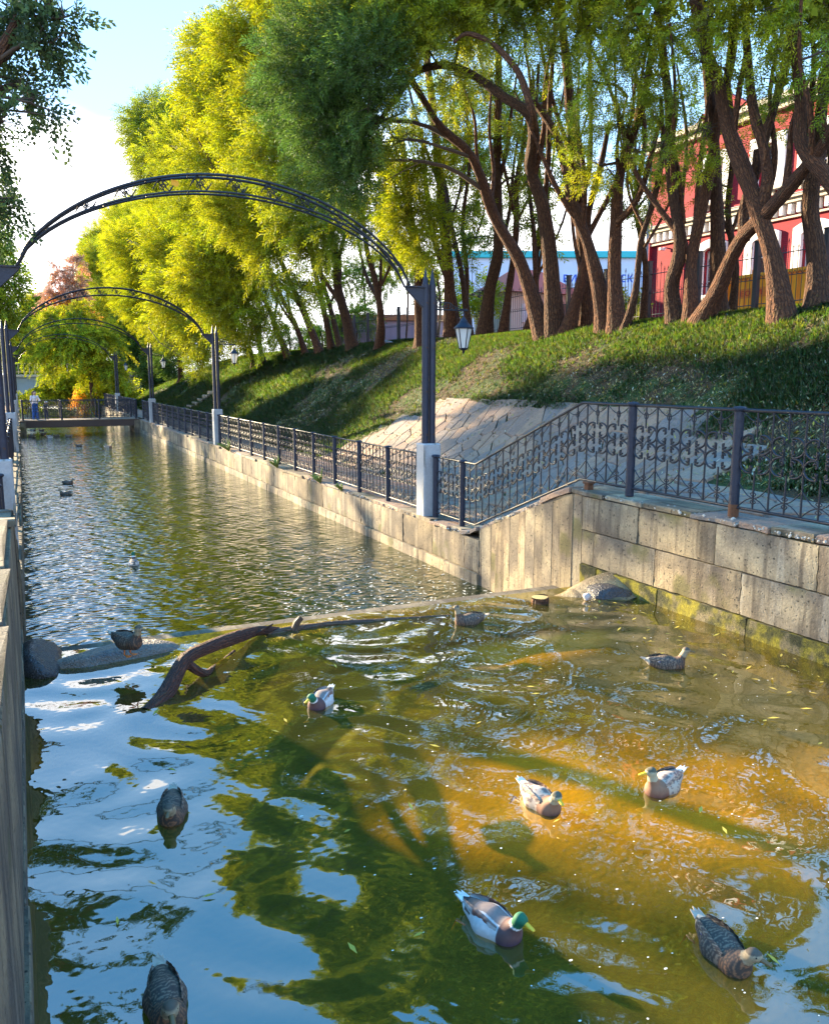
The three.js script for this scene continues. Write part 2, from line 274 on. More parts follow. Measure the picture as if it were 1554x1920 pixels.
// ---- canal bed: deep dark silt at the left, sandy ochre shoals with the sunlit gold painted in
{
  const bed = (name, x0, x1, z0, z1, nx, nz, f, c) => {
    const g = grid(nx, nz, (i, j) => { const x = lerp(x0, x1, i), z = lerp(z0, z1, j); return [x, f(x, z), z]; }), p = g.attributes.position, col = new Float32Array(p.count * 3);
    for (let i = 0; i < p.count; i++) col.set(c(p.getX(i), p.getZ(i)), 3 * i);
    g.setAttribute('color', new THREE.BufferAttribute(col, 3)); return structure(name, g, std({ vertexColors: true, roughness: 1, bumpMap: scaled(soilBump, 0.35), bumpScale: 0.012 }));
  };
  const sunlitSand = (x, z) => { const n = fbm(x * 0.9 + 8, z * 0.8, 2, 4), a = Math.exp(-Math.pow((x - 3.9) / 1.7, 2) - Math.pow((z + 4.3) / 1.7, 2)), b = Math.exp(-Math.pow((x - 5.0) / 1.1, 2) - Math.pow((z + 7.3) / 0.55, 2)); return ss(0.35, 0.95, Math.max(a, b) + 0.9 * (n - 0.45)); };
  bed('pool_bed', XL - 0.1, XR + 0.1, -8.3, 9, 70, 140, (x, z) => POOL - lerp(1.0, 0.32, ss(0.4, 3.6, x)) + 0.10 * (fbm(x, z, 6, 3) - 0.5), (x, z) => { const s = sunlitSand(x, z), n = 0.85 + 0.3 * fbm(x * 3, z * 3, 3, 3); return mix3([0.07, 0.075, 0.02], [0.80, 0.47, 0.07], s).map((k) => k * n); });
  bed('canal_bed', XL - 0.1, XR + 0.1, -95, -9.2, 20, 140, (x, z) => -0.7 + 0.15 * fbm(x, z, 6, 3), (x, z) => { const n = 0.6 + 0.8 * fbm(x * 2, z * 2, 3, 3); return [0.055 * n, 0.065 * n, 0.018 * n]; });
}
// ---- water: the pool held up by the dam, and the lower canal beyond it
const swell = (x, z, a) => a * (Math.sin(x * 2.1 + z * 1.3 + 2 * fbm(x, z, 3, 2)) + Math.sin(-x * 1.2 + z * 2.7 + 1) * 0.7 + 0.8 * Math.sin(x * 4.3 - z * 3.1));
{
  const g1 = grid(90, 160, (i, j) => { const x = lerp(XL - 0.05, XR + 0.05, i), z = lerp(-8.26, 6, j); return [x, POOL + swell(x, z, 0.0026), z]; });
  structure('pool_water', g1, waterPool);
  const g2 = grid(50, 300, (i, j) => { const x = lerp(XL - 0.05, XR + 0.05, i), z = lerp(-96, -8.9, 1 - Math.pow(1 - j, 1.6)); return [x, WATER + swell(x * 0.8, z * 1.2, 0.0015), z]; });
  structure('canal_water', g2, waterFar);
}
// ---- embankment walls: concrete blocks, joints left open between them
function roughBlock(d, h, l, seed) {              // block whose canal face is worn and chipped at the edges
  const g = new THREE.BoxGeometry(d, h, l, 1, Math.max(3, Math.round(h / 0.07)), Math.max(4, Math.round(l / 0.09))), p = g.attributes.position;
  for (let i = 0; i < p.count; i++) {
    const x = p.getX(i), y = p.getY(i), z = p.getZ(i), e = Math.min(h / 2 - Math.abs(y), l / 2 - Math.abs(z)); if (x > 0) continue;
    const n = fbm(y * 9 + seed, z * 9, seed, 3), chip = Math.max(0, fbm(y * 16 + seed, z * 16, seed + 4, 3) - 0.42);
    p.setX(i, x + 0.004 * (n - 0.5) + (0.004 + 0.05 * chip) * Math.exp(-e / 0.016)); if (e < 0.001) { p.setY(i, y * (1 - 0.012 * chip / Math.max(h, 0.2))); p.setZ(i, z * (1 - 0.015 * chip / Math.max(l, 0.3))); }
  }
  g.computeVertexNormals(); return g.toNonIndexed();
}
function wallRun(name, label, side, X, courses, z0, z1, lens, seed, top) {
  // side +1: face looks to -x (right bank); -1: face looks to +x
  const r = mulberry(seed), w = thing(name, label, 'wall', [X, 0, 0]), zs = Math.max(z0, z1), ze = Math.min(z0, z1);
  { const lo = courses[0][0] - 0.1, hi = top(zs); mesh('core', boxUV(box(0.4, hi - lo, zs - ze, side * 0.235, (hi + lo) / 2, (zs + ze) / 2)), concrete[3], w); }
  courses.forEach(([y0, y1, proud], ci) => {
    let z = zs - (ci % 2 ? r() * lens * 0.6 : 0);
    if (z < zs) piece(zs, z); 
    while (z > ze + 0.05) { const n = Math.max(ze, z - lens * (0.88 + 0.24 * r())); piece(z, n < ze + 0.25 ? ze : n); z = n < ze + 0.25 ? ze : n; }
    function piece(a, b) {
      if (a - b < 0.06) return;
      const d = 0.30 + proud + (r() - 0.5) * 0.016, h = y1 - y0 - 0.014, l = a - b - 0.014, g = a > -32 && side > 0 ? roughBlock(d, h, l, r() * 50) : chamferBox(d, h, l, 0.007);
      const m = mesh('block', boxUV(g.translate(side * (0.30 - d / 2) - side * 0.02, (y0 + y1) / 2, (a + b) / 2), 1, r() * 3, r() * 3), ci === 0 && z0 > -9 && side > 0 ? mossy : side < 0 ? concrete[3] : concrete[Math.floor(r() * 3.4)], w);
      m.rotation.z = 0;
    }
  });
  return w;
}
const flatTop = (y) => () => y;
wallRun('canal_wall', 'long right-hand canal wall of concrete blocks below the iron railing', 1, XR, [[-0.75, 0.19, 0.035], [0.19, 0.74, 0]], -11.3, -52.7, 1.15, 11, flatTop(0.7));
wallRun('canal_wall', 'right-hand canal wall of concrete blocks beyond the footbridge', 1, XR, [[-0.75, 0.19, 0.035], [0.19, 0.74, 0]], -55.4, -88, 2.2, 12, flatTop(0.7));
wallRun('canal_wall', 'high stained block wall beside the pool with mossy bottom course', 1, XR, [[0.10, 0.92, 0.03], [0.92, 1.36, 0], [1.36, 1.80, 0]], 7, -8.62, 1.22, 13, flatTop(1.75));
wallRun('canal_wall', 'narrow left-hand canal wall in shade running up to the footbridge', -1, XL, [[-0.75, 0.74, 0]], -11.3, -88, 2.6, 14, flatTop(0.7));
wallRun('canal_wall', 'tall dark left-hand wall beside the pool at the frame edge', -1, XL, [[0.0, 0.9, 0.012], [0.9, 2.05, 0]], 7, -8.62, 2.4, 15, flatTop(2.0));
// board-marked wall under the ramp, one on each bank
for (const side of [1, -1]) {
  const X = side > 0 ? XR : XL, w = thing('ramp_wall', side > 0 ? 'board-marked concrete wall under the sloping railing, beside the dam' : 'left-hand concrete wall stepping up opposite the ramp', 'wall', [X, 0, 0]), r = mulberry(20 + side);
  let z = -8.63; while (z > -11.29) { const n = Math.max(-11.3, z - 0.13 - r() * 0.16), d = (r() - 0.5) * 0.022, eY = side > 0 ? edgeY : edgeL, ya = eY(z) - 0.07, yb = eY(n) - 0.07, x0 = -side * (0.012 + d), x1 = side * 0.5;
    const v = [[x0, -0.8, z - 0.004], [x1, -0.8, z - 0.004], [x1, ya, z - 0.004], [x0, ya, z - 0.004], [x0, -0.8, n], [x1, -0.8, n], [x1, yb, n], [x0, yb, n]];
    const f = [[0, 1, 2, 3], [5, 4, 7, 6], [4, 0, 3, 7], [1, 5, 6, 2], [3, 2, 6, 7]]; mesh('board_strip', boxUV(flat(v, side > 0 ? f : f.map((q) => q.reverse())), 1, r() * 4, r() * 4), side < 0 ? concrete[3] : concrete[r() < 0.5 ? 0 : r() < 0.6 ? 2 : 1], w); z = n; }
}
// coping: ragged slate slabs along the wall tops
{
  const r = mulberry(31);
  const cope = (name, label, side, X, z0, z1, far) => {
    const c = thing(name, label, 'coping', [0, 0, 0]); let z = z0;
    while (z > z1) {
      const l = (far ? 1.1 : 0.4) + r() * (far ? 0.9 : 0.42), n = Math.max(z1, z - l), h = 0.045 + r() * 0.035, wd = 0.5 + r() * 0.12, out = -0.015 + r() * 0.07;
      const xa = X - side * out, xb = X + side * wd, pts = [[xa, z - 0.012], [lerp(xa, xa + side * 0.05, r()), (z + n) / 2], [xa + (r() - 0.5) * 0.06, n + 0.012], [xb, n + 0.012], [xb, z - 0.012]];
      const g = prism(pts, 0, h), p = g.attributes.position; const tilt = (r() - 0.5) * 0.05;
      for (let i = 0; i < p.count; i++) p.setY(i, p.getY(i) + (side > 0 ? edgeY : edgeL)(p.getZ(i)) - 0.062 + tilt * (p.getZ(i) - z) * 0.3);
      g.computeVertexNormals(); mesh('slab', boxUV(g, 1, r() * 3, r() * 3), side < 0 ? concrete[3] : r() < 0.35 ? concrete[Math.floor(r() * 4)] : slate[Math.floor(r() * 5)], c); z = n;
    }
  };
  cope('wall_coping', 'ragged slate edging on top of the high pool wall and ramp', 1, XR, 6.5, -13.0, false);
  cope('wall_coping', 'crumbling edge slabs along the long right canal wall', 1, XR, -13.0, -52.7, true);
  cope('wall_coping', 'edge slabs on the right canal wall past the footbridge', 1, XR, -55.4, -88, true);
  cope('wall_coping', 'edge slabs along the left canal wall beneath the railing', -1, XL, 6.5, -52.7, true);
  cope('wall_coping', 'edge slabs on the left canal wall past the footbridge', -1, XL, -55.4, -88, true);
}
// crumbs of broken concrete on the near coping
{
  const r = mulberry(37), g = new THREE.DodecahedronGeometry(1, 0), n = 900, im = new THREE.InstancedMesh(g, std({ color: lin(0.42, 0.38, 0.32), roughness: 0.95 }), n), m = new THREE.Matrix4(), q = new THREE.Quaternion(), c = new THREE.Color();
  for (let i = 0; i < n; i++) {
    const z = lerp(-20, -3, Math.pow(r(), 0.8)), s = 0.008 + 0.02 * r() * r(), x = XR - 0.03 + r() * 0.16;
    q.setFromEuler(new THREE.Euler(r() * 6, r() * 6, r() * 6)); m.compose(V(x, edgeY(z) - 0.05 + r() * 0.035, z), q, V(s, s * 0.8, s * 1.2)); im.setMatrixAt(i, m); const k = 0.6 + 0.8 * r(); im.setColorAt(i, c.setRGB(k, k * 0.95, k * 0.9));
  }
  im.name = 'rubble'; im.userData = { kind: 'stuff', label: 'pebbles and crumbs of concrete along the broken wall edge', category: 'rubble' }; im.castShadow = im.receiveShadow = true; scene.add(im);
}
// ---- crazy paving: slates laid on the bank beside the ramp and on the raised walk, each stone its own piece
{
  const r = mulberry(41);
  const fan = [[9.05, -24.4], [10.3, -22.6], [11.15, -20.4], [10.95, -18.1], [11.0, -15.8], [11.15, -14.8], [10.95, -13.2], [10.9, -12.1], [10.1, -10.3], [9.5, -9.3], [8.9, -8.6], [8.25, -8.4], [8.25, -9.4], [8.32, -11.75], [8.42, -13], [8.42, -20], [8.5, -24]];
  const walk = [[6.98, 4], [8.22, 4], [8.22, -9.2], [6.98, -9.2]], ramp = [[6.98, -9.2], [8.22, -9.2], [8.4, -12.2], [6.98, -12.2]], foot = [[6.98, -12.2], [8.38, -12.2], [8.38, -16], [6.98, -16]];
  const inside = (P, x, z) => { let c = false; for (let i = 0, j = P.length - 1; i < P.length; j = i++) { const [xi, zi] = P[i], [xj, zj] = P[j]; if ((zi > z) !== (zj > z) && x < (xj - xi) * (z - zi) / (zj - zi) + xi) c = !c; } return c; };
  globalThis.paved = (x, z) => inside(fan, x, z);
  const pave = (name, label, P, cell, sx, lift) => {
    const t = thing(name, label, 'paving'); t.userData.kind = 'structure'; delete t.userData.category;
    const xs = P.map((p) => p[0]), zs = P.map((p) => p[1]), x0 = Math.min(...xs), x1 = Math.max(...xs), z0 = Math.min(...zs), z1 = Math.max(...zs), seeds = [];
    for (let x = x0; x < x1; x += cell * sx) for (let z = z0; z < z1; z += cell) { const px = x + r() * cell * sx, pz = z + r() * cell; if (inside(P, px, pz)) seeds.push([px, pz]); }
    for (const [cx, cz] of seeds) {
      let poly = [[-1, -1], [1, -1], [1, 1], [-1, 1]].map(([a, b]) => [cx + a * cell * 1.3, cz + b * cell * 1.3]);
      for (const [qx, qz] of seeds) {
        const ddx = qx - cx, ddz = qz - cz, d2 = ddx * ddx + ddz * ddz; if (d2 < 1e-9 || d2 > cell * cell * 9) continue;
        const l = Math.sqrt(d2), gap = 0.012, cut = (p) => (p[0] - cx) * ddx / l + (p[1] - cz) * ddz / l - (l / 2 - gap), out = [];
        for (let i = 0; i < poly.length; i++) { const a = poly[i], b = poly[(i + 1) % poly.length], ca = cut(a), cb = cut(b); if (ca <= 0) out.push(a); if ((ca < 0) !== (cb < 0)) { const s = ca / (ca - cb); out.push([lerp(a[0], b[0], s), lerp(a[1], b[1], s)]); } }
        poly = out; if (poly.length < 3) break;
      }
      if (poly.length < 3) continue;
      poly = poly.map(([x, z]) => [clamp(x, x0 - 0.02, x1 + 0.02) + (r() - 0.5) * 0.03, clamp(z, z0 - 0.02, z1 + 0.02) + (r() - 0.5) * 0.03]);
      const up = 0.012 + r() * 0.03, tx = (r() - 0.5) * 0.06, tz = (r() - 0.5) * 0.06, g = prism(poly, -0.06, 0.03 + up), p = g.attributes.position;
      for (let i = 0; i < p.count; i++) { const x = p.getX(i), z = p.getZ(i); p.setY(i, p.getY(i) + lift(x, z) + tx * (x - cx) + tz * (z - cz)); }
      g.computeVertexNormals(); mesh('flagstone', boxUV(g, 1, r() * 4, r() * 4), slate[Math.floor(r() * 5)], t);
    }
  };
  const low = (x, z) => edgeY(z) - 0.045;
  pave('stone_apron', 'crazy-paved slate apron sloping up the bank behind the railing', fan, 0.40, 1.0, (x, z) => groundY(x, z) - 0.01);
  pave('stone_walk', 'slate flags of the raised walk above the pool wall', walk, 0.5, 0.85, low);
  pave('stone_ramp', 'slate flags of the short ramp beside the sloping railing', ramp, 0.45, 0.9, low);
  pave('stone_landing', 'slate flags at the foot of the ramp', foot, 0.45, 0.9, low);
}
// ---- dam across the pool: a low lip of old concrete with stones lodged on it
{
  const r = mulberry(51), sill = thing('dam', 'low worn concrete lip damming the pool across the canal', 'dam', [0, 0, DAM]);
  mesh('footing', boxUV(box(XR - XL + 0.1, 1.5, 1.35, (XR + XL) / 2, -0.27, -0.55)), concrete[3], sill);
  mesh('sill', grid(90, 10, (i, j) => { const x = lerp(XL, XR, i), a = lerp(-1, 1, j), z = lerp(-1.4, 0.42, j) + 0.10 * (fbm(x * 1.1, 3, 1, 3) - 0.5) - 0.12 * Math.sin(x * 0.8), hump = 1 - Math.pow(Math.max(0, (j - 0.72)) / 0.28, 2) * 0.5;
    const y = j < 0.65 ? lerp(-0.3, POOL - 0.004, Math.pow(j / 0.65, 1.1)) : lerp(POOL - 0.004, POOL - 0.2, Math.pow((j - 0.65) / 0.35, 1.5)); return [x, y + 0.05 * (fbm(x * 1.6, j * 3, 8, 3) - 0.52) + 0.20 * ss(5.5, 6.45, x) * (j > 0.3 ? 1 : 0.4) + 0.02 * ss(4.4, 5.3, x) - 0.06 * (1 - ss(1.4, 2.6, x)), z]; }), std({ map: scaled(concreteMap, 0.5), bumpMap: scaled(concreteBump, 1.5), bumpScale: 0.03, color: lin(0.62, 0.54, 0.40), roughness: 0.35 }), sill);
}
function boulder(name, label, cat, pos, size, turn, seed, mat, group) {
  const g = new THREE.IcosahedronGeometry(1, 5), p = g.attributes.position, rr = mulberry(seed * 7 + 1), cuts = [...Array(16)].map(() => [V(rr() - 0.5, rr() - 0.5, rr() - 0.5).normalize(), 0.68 + 0.28 * rr()]);
  for (let i = 0; i < p.count; i++) { const v = V(p.getX(i), p.getY(i), p.getZ(i)), n = Math.min(1.05, ...cuts.map(([q, d]) => { const k = q.dot(v); return k > 0.05 ? d / k : 9; })) + 0.10 * (fbm(v.x * 3 + seed, v.y * 3, v.z * 3, 4) - 0.5) + 0.05 * fbm(v.x * 9 + seed, v.y * 9, v.z * 9, 2); v.multiplyScalar(n); p.setXYZ(i, v.x * size[0], Math.max(v.y, -0.5) * size[1], v.z * size[2]); }
  g.computeVertexNormals(); const u = boxUV(g); smoothNormals(u); const m = mesh(name, u, mat); m.position.set(...pos); m.rotation.y = turn; return tag(m, label, cat, group);
}
function smoothNormals(g) {   // average the normals of corners that share a place
  const p = g.attributes.position, n = g.attributes.normal, acc = new Map(), key = (i) => `${p.getX(i).toFixed(4)},${p.getY(i).toFixed(4)},${p.getZ(i).toFixed(4)}`;
  for (let i = 0; i < p.count; i++) { const k = key(i), a = acc.get(k) || [0, 0, 0]; a[0] += n.getX(i); a[1] += n.getY(i); a[2] += n.getZ(i); acc.set(k, a); }
  for (let i = 0; i < p.count; i++) { const a = acc.get(key(i)), l = Math.hypot(...a) || 1; n.setXYZ(i, a[0] / l, a[1] / l, a[2] / l); }
}
const rockMat = std({ map: scaled(slateMap, 0.7), bumpMap: scaled(slateBump, 1.4), bumpScale: 0.05, color: lin(0.62, 0.60, 0.58), roughness: 0.5 });
const rockDark = std({ map: scaled(slateMap, 0.7), bumpMap: scaled(slateBump, 1.4), bumpScale: 0.05, color: lin(0.20, 0.22, 0.27), roughness: 0.35 });
boulder('boulder', 'wide flat grey boulder on the dam carrying a standing duck', 'boulder', [0.62, POOL - 0.03, -7.93], [0.58, 0.13, 0.26], 0.12, 3, rockMat);
boulder('boulder', 'dark wet rock wedged against the left canal wall', 'boulder', [-0.02, POOL - 0.02, -8.05], [0.22, 0.22, 0.5], 0.2, 7, rockDark);
boulder('boulder', 'dark stone in the corner where the dam meets the high wall', 'boulder', [6.22, POOL + 0.0, -7.8], [0.27, 0.12, 0.3], 0.5, 9, rockDark);
boulder('stone', 'small pale pink stone on the dam near the high wall', 'stone', [...onY(1100, 1120, POOL + 0.03).toArray()], [0.055, 0.06, 0.05], 0.5, 12, std({ color: lin(0.55, 0.42, 0.36), roughness: 0.8 }));
{
  const s = thing('cut_stump', 'sawn yellowish log end standing on the dam lip', 'stump', onY(1012, 1128, POOL + 0.01).toArray());
  mesh('bark', tube([V(0, -0.06, 0), V(0.004, 0.03, 0), V(0, 0.055, 0)], [0.105, 0.10, 0.098], 12, false), bark[0], s); mesh('cut_face', lathe([[0, 0.056], [0.05, 0.058], [0.099, 0.054]], 12), std({ color: lin(0.45, 0.33, 0.12), roughness: 0.9 }), s);
}

// ================================================================ wrought-iron railings
const UNIT = 0.40, PH = 1.0;       // width of one pattern unit, height between the rails
function spiralC(w, h, turns = 0.62, n = 22) {      // a C of bar with both ends rolled in, open to +x, touching x = 0
  const pts = [], rr = h * 0.25;
  const roll = (cx, cy, dir) => { const out = []; for (let i = 0; i <= 9; i++) { const t = i / 9, a = t * Math.PI * 2 * turns, q = rr * lerp(0.22, 0.78, t); out.push([cx + Math.cos(Math.PI * 0.9 - a * 1) * q, cy + dir * Math.sin(Math.PI * 0.9 - a) * q]); } return out; };
  for (const [x, y] of roll(w * 0.62, h * 0.26, 1)) pts.push([x, y]);
  for (let i = 1; i < n - 9; i++) { const t = i / (n - 9), a = lerp(Math.PI * 0.32, Math.PI * 1.68, t); pts.push([w * 0.60 + Math.cos(a) * w * 0.60, Math.sin(a) * h * 0.5]); }
  for (const [x, y] of roll(w * 0.62, h * 0.26, 1).reverse()) pts.push([x, -y]);
  return pts;
}
function panelParts(len, yOf, rTo, detail) {
  // pieces of one panel, along +x from 0 to len; yOf(x) is how far the ground has risen
  const units = Math.max(1, Math.round(len / UNIT)), u = len / units, out = [], s = detail ? 6 : 4;
  const P = (x, y, z = 0) => V(x, y + yOf(x), z), y0 = 0.10, y1 = y0 + PH;
  const line = (f, n, r) => { const p = []; for (let i = 0; i <= n; i++) p.push(f(i / n)); return tube(p, r, s); };
  const cuts = [0]; for (let x = 0.05; x < len; x += 0.05) if (Math.abs(yOf(x - 0.05) + yOf(x + 0.05) - 2 * yOf(x)) > 1e-4) cuts.push(x); cuts.push(len);
  const rail = (y, r) => tube(cuts.map((x) => P(x, y)), r, s);
  out.push(['top_rail', [rail(y1, 0.019)]], ['bottom_rail', [rail(y0, 0.016)]]);
  for (let k = 0; k <= units; k++) {
    const x = k * u;
    if (k > 0 && k < units) out.push(['bar', [bar(P(x, y0), P(x, y1), 0.0105, s)]]);
    if (k === units) continue;
    const m = x + u / 2, cy = y0 + 0.565, h = 0.19, w = u * 0.5;
    out.push(['bar', [bar(P(m, cy + h * 0.9), P(m, y1), 0.0098, s)]], ['bar', [bar(P(m, y0), P(m, cy - h * 0.9), 0.0098, s)]]);
    const sc = [];
    for (const sx of [-1, 1]) for (const sy of [-1, 1]) {
      const pts = spiralC(w * 0.98, h * 0.98, 0.62, detail ? 24 : 18).map(([a, b]) => P(sx < 0 ? x + a : x + u - a, cy + sy * h * 0.52 + b, 0)); sc.push(tube(pts, 0.0122, s));
    }
    out.push(['scroll', sc]);
    const sw = [line((t) => P(x + u / 2 * t, y1 - 0.012 - 0.10 * Math.sin(t * Math.PI / 2)), 6, 0.006), line((t) => P(x + u - u / 2 * t, y1 - 0.012 - 0.10 * Math.sin(t * Math.PI / 2)), 6, 0.006)];
    for (const sx of [-1, 1]) sw.push(line((t) => P(m + sx * (0.012 + 0.020 * Math.sin(t * 4.5)), y1 - 0.10 - 0.05 * t + 0.02 * Math.cos(t * 4.5)), 6, 0.006));
    out.push(['swag', sw]);
    const cr = [];
    for (const sx of [-1, 1]) {
      const ex = sx < 0 ? x : x + u;
      cr.push(line((t) => P(lerp(ex, m, t), y0 + 0.26 - 0.14 * Math.sin(t * Math.PI / 2)), 5, 0.0065), line((t) => P(lerp(ex, m, t), y0 + 0.01 + 0.11 * Math.sin(t * Math.PI / 2)), 5, 0.0065));
      for (const sy of [-1, 1]) cr.push(line((t) => P(m + sx * (0.010 + 0.024 * Math.sin(t * 4.2)), y0 + 0.122 + sy * (0.02 + 0.05 * t)), 5, 0.006));
    }
    out.push(['cross', cr]);
  }
  return out;
}
const panelCache = new Map();
function addPanel(parent, len, x, yOf, mode) {        // mode: full (every piece), half (four meshes), low (one mesh)
  const key = yOf ? null : `${len.toFixed(2)}|${mode}`, f = yOf || (() => 0);
  let parts = key && panelCache.get(key);
  if (!parts) {
    parts = panelParts(len, f, 0, mode === 'full').map(([n, g]) => [n, g.length > 1 ? mergeGeometries(g.map(plainGeo)) : g[0]]);
    if (mode !== 'full') { const rails = parts.filter((p) => p[0].endsWith('rail')).map((p) => plainGeo(p[1])), fill = parts.filter((p) => !p[0].endsWith('rail')).map((p) => plainGeo(p[1])); parts = [['top_rail', rails[0]], ['bottom_rail', rails[1]], ['infill', mergeGeometries(fill)]]; }
    if (key) panelCache.set(key, parts);
  }
  const panel = new THREE.Group(); panel.name = 'panel'; parent.add(panel); panel.position.x = x;
  for (const [n, g] of parts) { const m = mesh(n, g, iron, panel); if (n === 'infill') m.userData.kind = 'stuff'; }
}
const postGeo = (h) => mergeGeometries([tube([V(0, 0, 0), V(0, h, 0)], 0.052, 12), lathe([[0.052, h - 0.02], [0.072, h], [0.076, h + 0.02], [0.055, h + 0.035], [0, h + 0.04]], 12)].map(plainGeo));
const postStd = postGeo(1.10);
function railing(label, p, dir, xs, mode, opt = {}) {
  // posts at the distances xs along a line from p, turned by dir; panels between them
  const t = thing('railing', label, 'railing', p, dir, opt.group), f = opt.rise || (() => 0);
  xs.forEach((x, i) => {
    if (!opt.skip?.includes(i)) { const m = mesh('post', postStd, ironPost, t); m.position.set(x, f(x), 0); if (opt.rusty?.includes(i)) mesh('rusty_foot', tube([V(0, 0, 0), V(0, 0.13, 0)], 0.056, 12), rust, m).userData.label = 'rusted brown foot of the post'; }
    const n = xs[i + 1]; if (n !== undefined) addPanel(t, n - x - 0.10, x + 0.05, opt.rise && Math.abs(f(n) - f(x)) > 0.01 ? (q) => f(q + x + 0.05) : (opt.rise && f(x) ? ((c) => () => c)(f(x)) : null), mode(x));
  });
  return t;
}
const ZA = [-13.5, -31.4, -48.4, -66.5, -84], XF = 6.62, XFL = -0.36;
const range = (a, b, step) => { const n = Math.max(1, Math.round((b - a) / step)), o = []; for (let i = 0; i <= n; i++) o.push(lerp(a, b, i / n)); return o; };
const north = Math.PI / 2;          // along the canal, away from the camera
railing('railing on the raised walk above the pool wall, nearest on the right', [XF, WALK, 3.55], north, range(0, 11.5, 1.643), (x) => x > 6 ? 'full' : 'low', { rusty: [6] });
railing('railing sloping down the ramp towards the tall lamp post', [XF, PATH, -7.95 - 0.001], north, [0, 4.25, 5.25], () => 'full', { skip: [0], rise: (x) => lerp(WALK - PATH, 0, clamp((x - 0.99) / 2.81)) });
const runLabel = ['railing on the right wall between the first and second pedestals', 'railing on the right wall between the second and third pedestals', 'railing on the right wall from the third pedestal to the footbridge'];
[[ZA[0] - 0.28, ZA[1] + 0.28], [ZA[1] - 0.28, ZA[2] + 0.28], [ZA[2] - 0.28, -52.4]].forEach(([a, b], i) => railing(runLabel[i], [XF, PATH, a], north, range(0, a - b, 1.65), (x) => a - x > -19.5 ? 'full' : 'low'));
railing('far right railing past the footbridge', [XF, PATH, -55.6], north, range(0, 30, 1.7), () => 'low');
railing('left railing leading up to the footbridge, seen edge on', [XFL, PATH, ZA[1] - 0.28], north, range(0, 20.8, 1.65), () => 'low');
railing('left railing between the two nearest left pedestals, seen edge on', [XFL, PATH, ZA[0] - 0.28], north, range(0, ZA[0] - ZA[1] - 0.56, 1.65), () => 'low');
railing('left railing at the very edge of the frame by the nearest pedestal', [XFL, PATH, -11.9], north, [0, 1.3], () => 'low');
railing('left railing past the footbridge', [XFL, PATH, -55.6], north, range(0, 30, 1.7), () => 'low');

// ================================================================ arches over the canal
const BASE = 0.75, PEDH = 1.37;
const pedGeo = (() => { const g = chamferBox(0.34, PEDH, 0.34, 0.02).translate(0, PEDH / 2, 0); return boxUV(g); })();
const ordinal = ['nearest', 'second', 'third', 'fourth', 'farthest'];
function spike(x, z, y) { return lathe([[0.06, y], [0.05, y + 0.05], [0.012, y + 0.26], [0, y + 0.30]], 8).translate(x, 0, z); }
const lanternBody = (() => {
  const hex = (r, y) => [...Array(6).keys()].map((i) => { const a = i * Math.PI / 3 + Math.PI / 6; return V(Math.cos(a) * r, y, Math.sin(a) * r); }), top = hex(0.155, 0), bot = hex(0.075, -0.36), frame = [], panes = [];
  for (let i = 0; i < 6; i++) {
    const j = (i + 1) % 6; frame.push(bar(top[i], bot[i], 0.010, 5), bar(top[i], top[j], 0.014, 5), bar(bot[i], bot[j], 0.011, 5));
    panes.push(flat([top[i], top[j], bot[j], bot[i]].map((p) => [p.x * 0.985, p.y, p.z * 0.985]), [[0, 1, 2, 3]]));
  }
  const roof = new THREE.CylinderGeometry(0.075, 0.185, 0.10, 6, 1).translate(0, 0.055, 0), cap = new THREE.CylinderGeometry(0.03, 0.085, 0.085, 6, 1).translate(0, 0.145, 0);
  const knob = lathe([[0, 0.30], [0.014, 0.27], [0.014, 0.2], [0.032, 0.18]], 8), foot = lathe([[0.08, -0.36], [0.06, -0.385], [0.02, -0.40], [0.024, -0.43], [0, -0.47]], 8), eave = new THREE.CylinderGeometry(0.185, 0.18, 0.02, 6, 1);
  return { frame: mergeGeometries(frame.map(plainGeo)), panes, roof: mergeGeometries([roof, cap, knob, eave].map(plainGeo)), foot };
})();
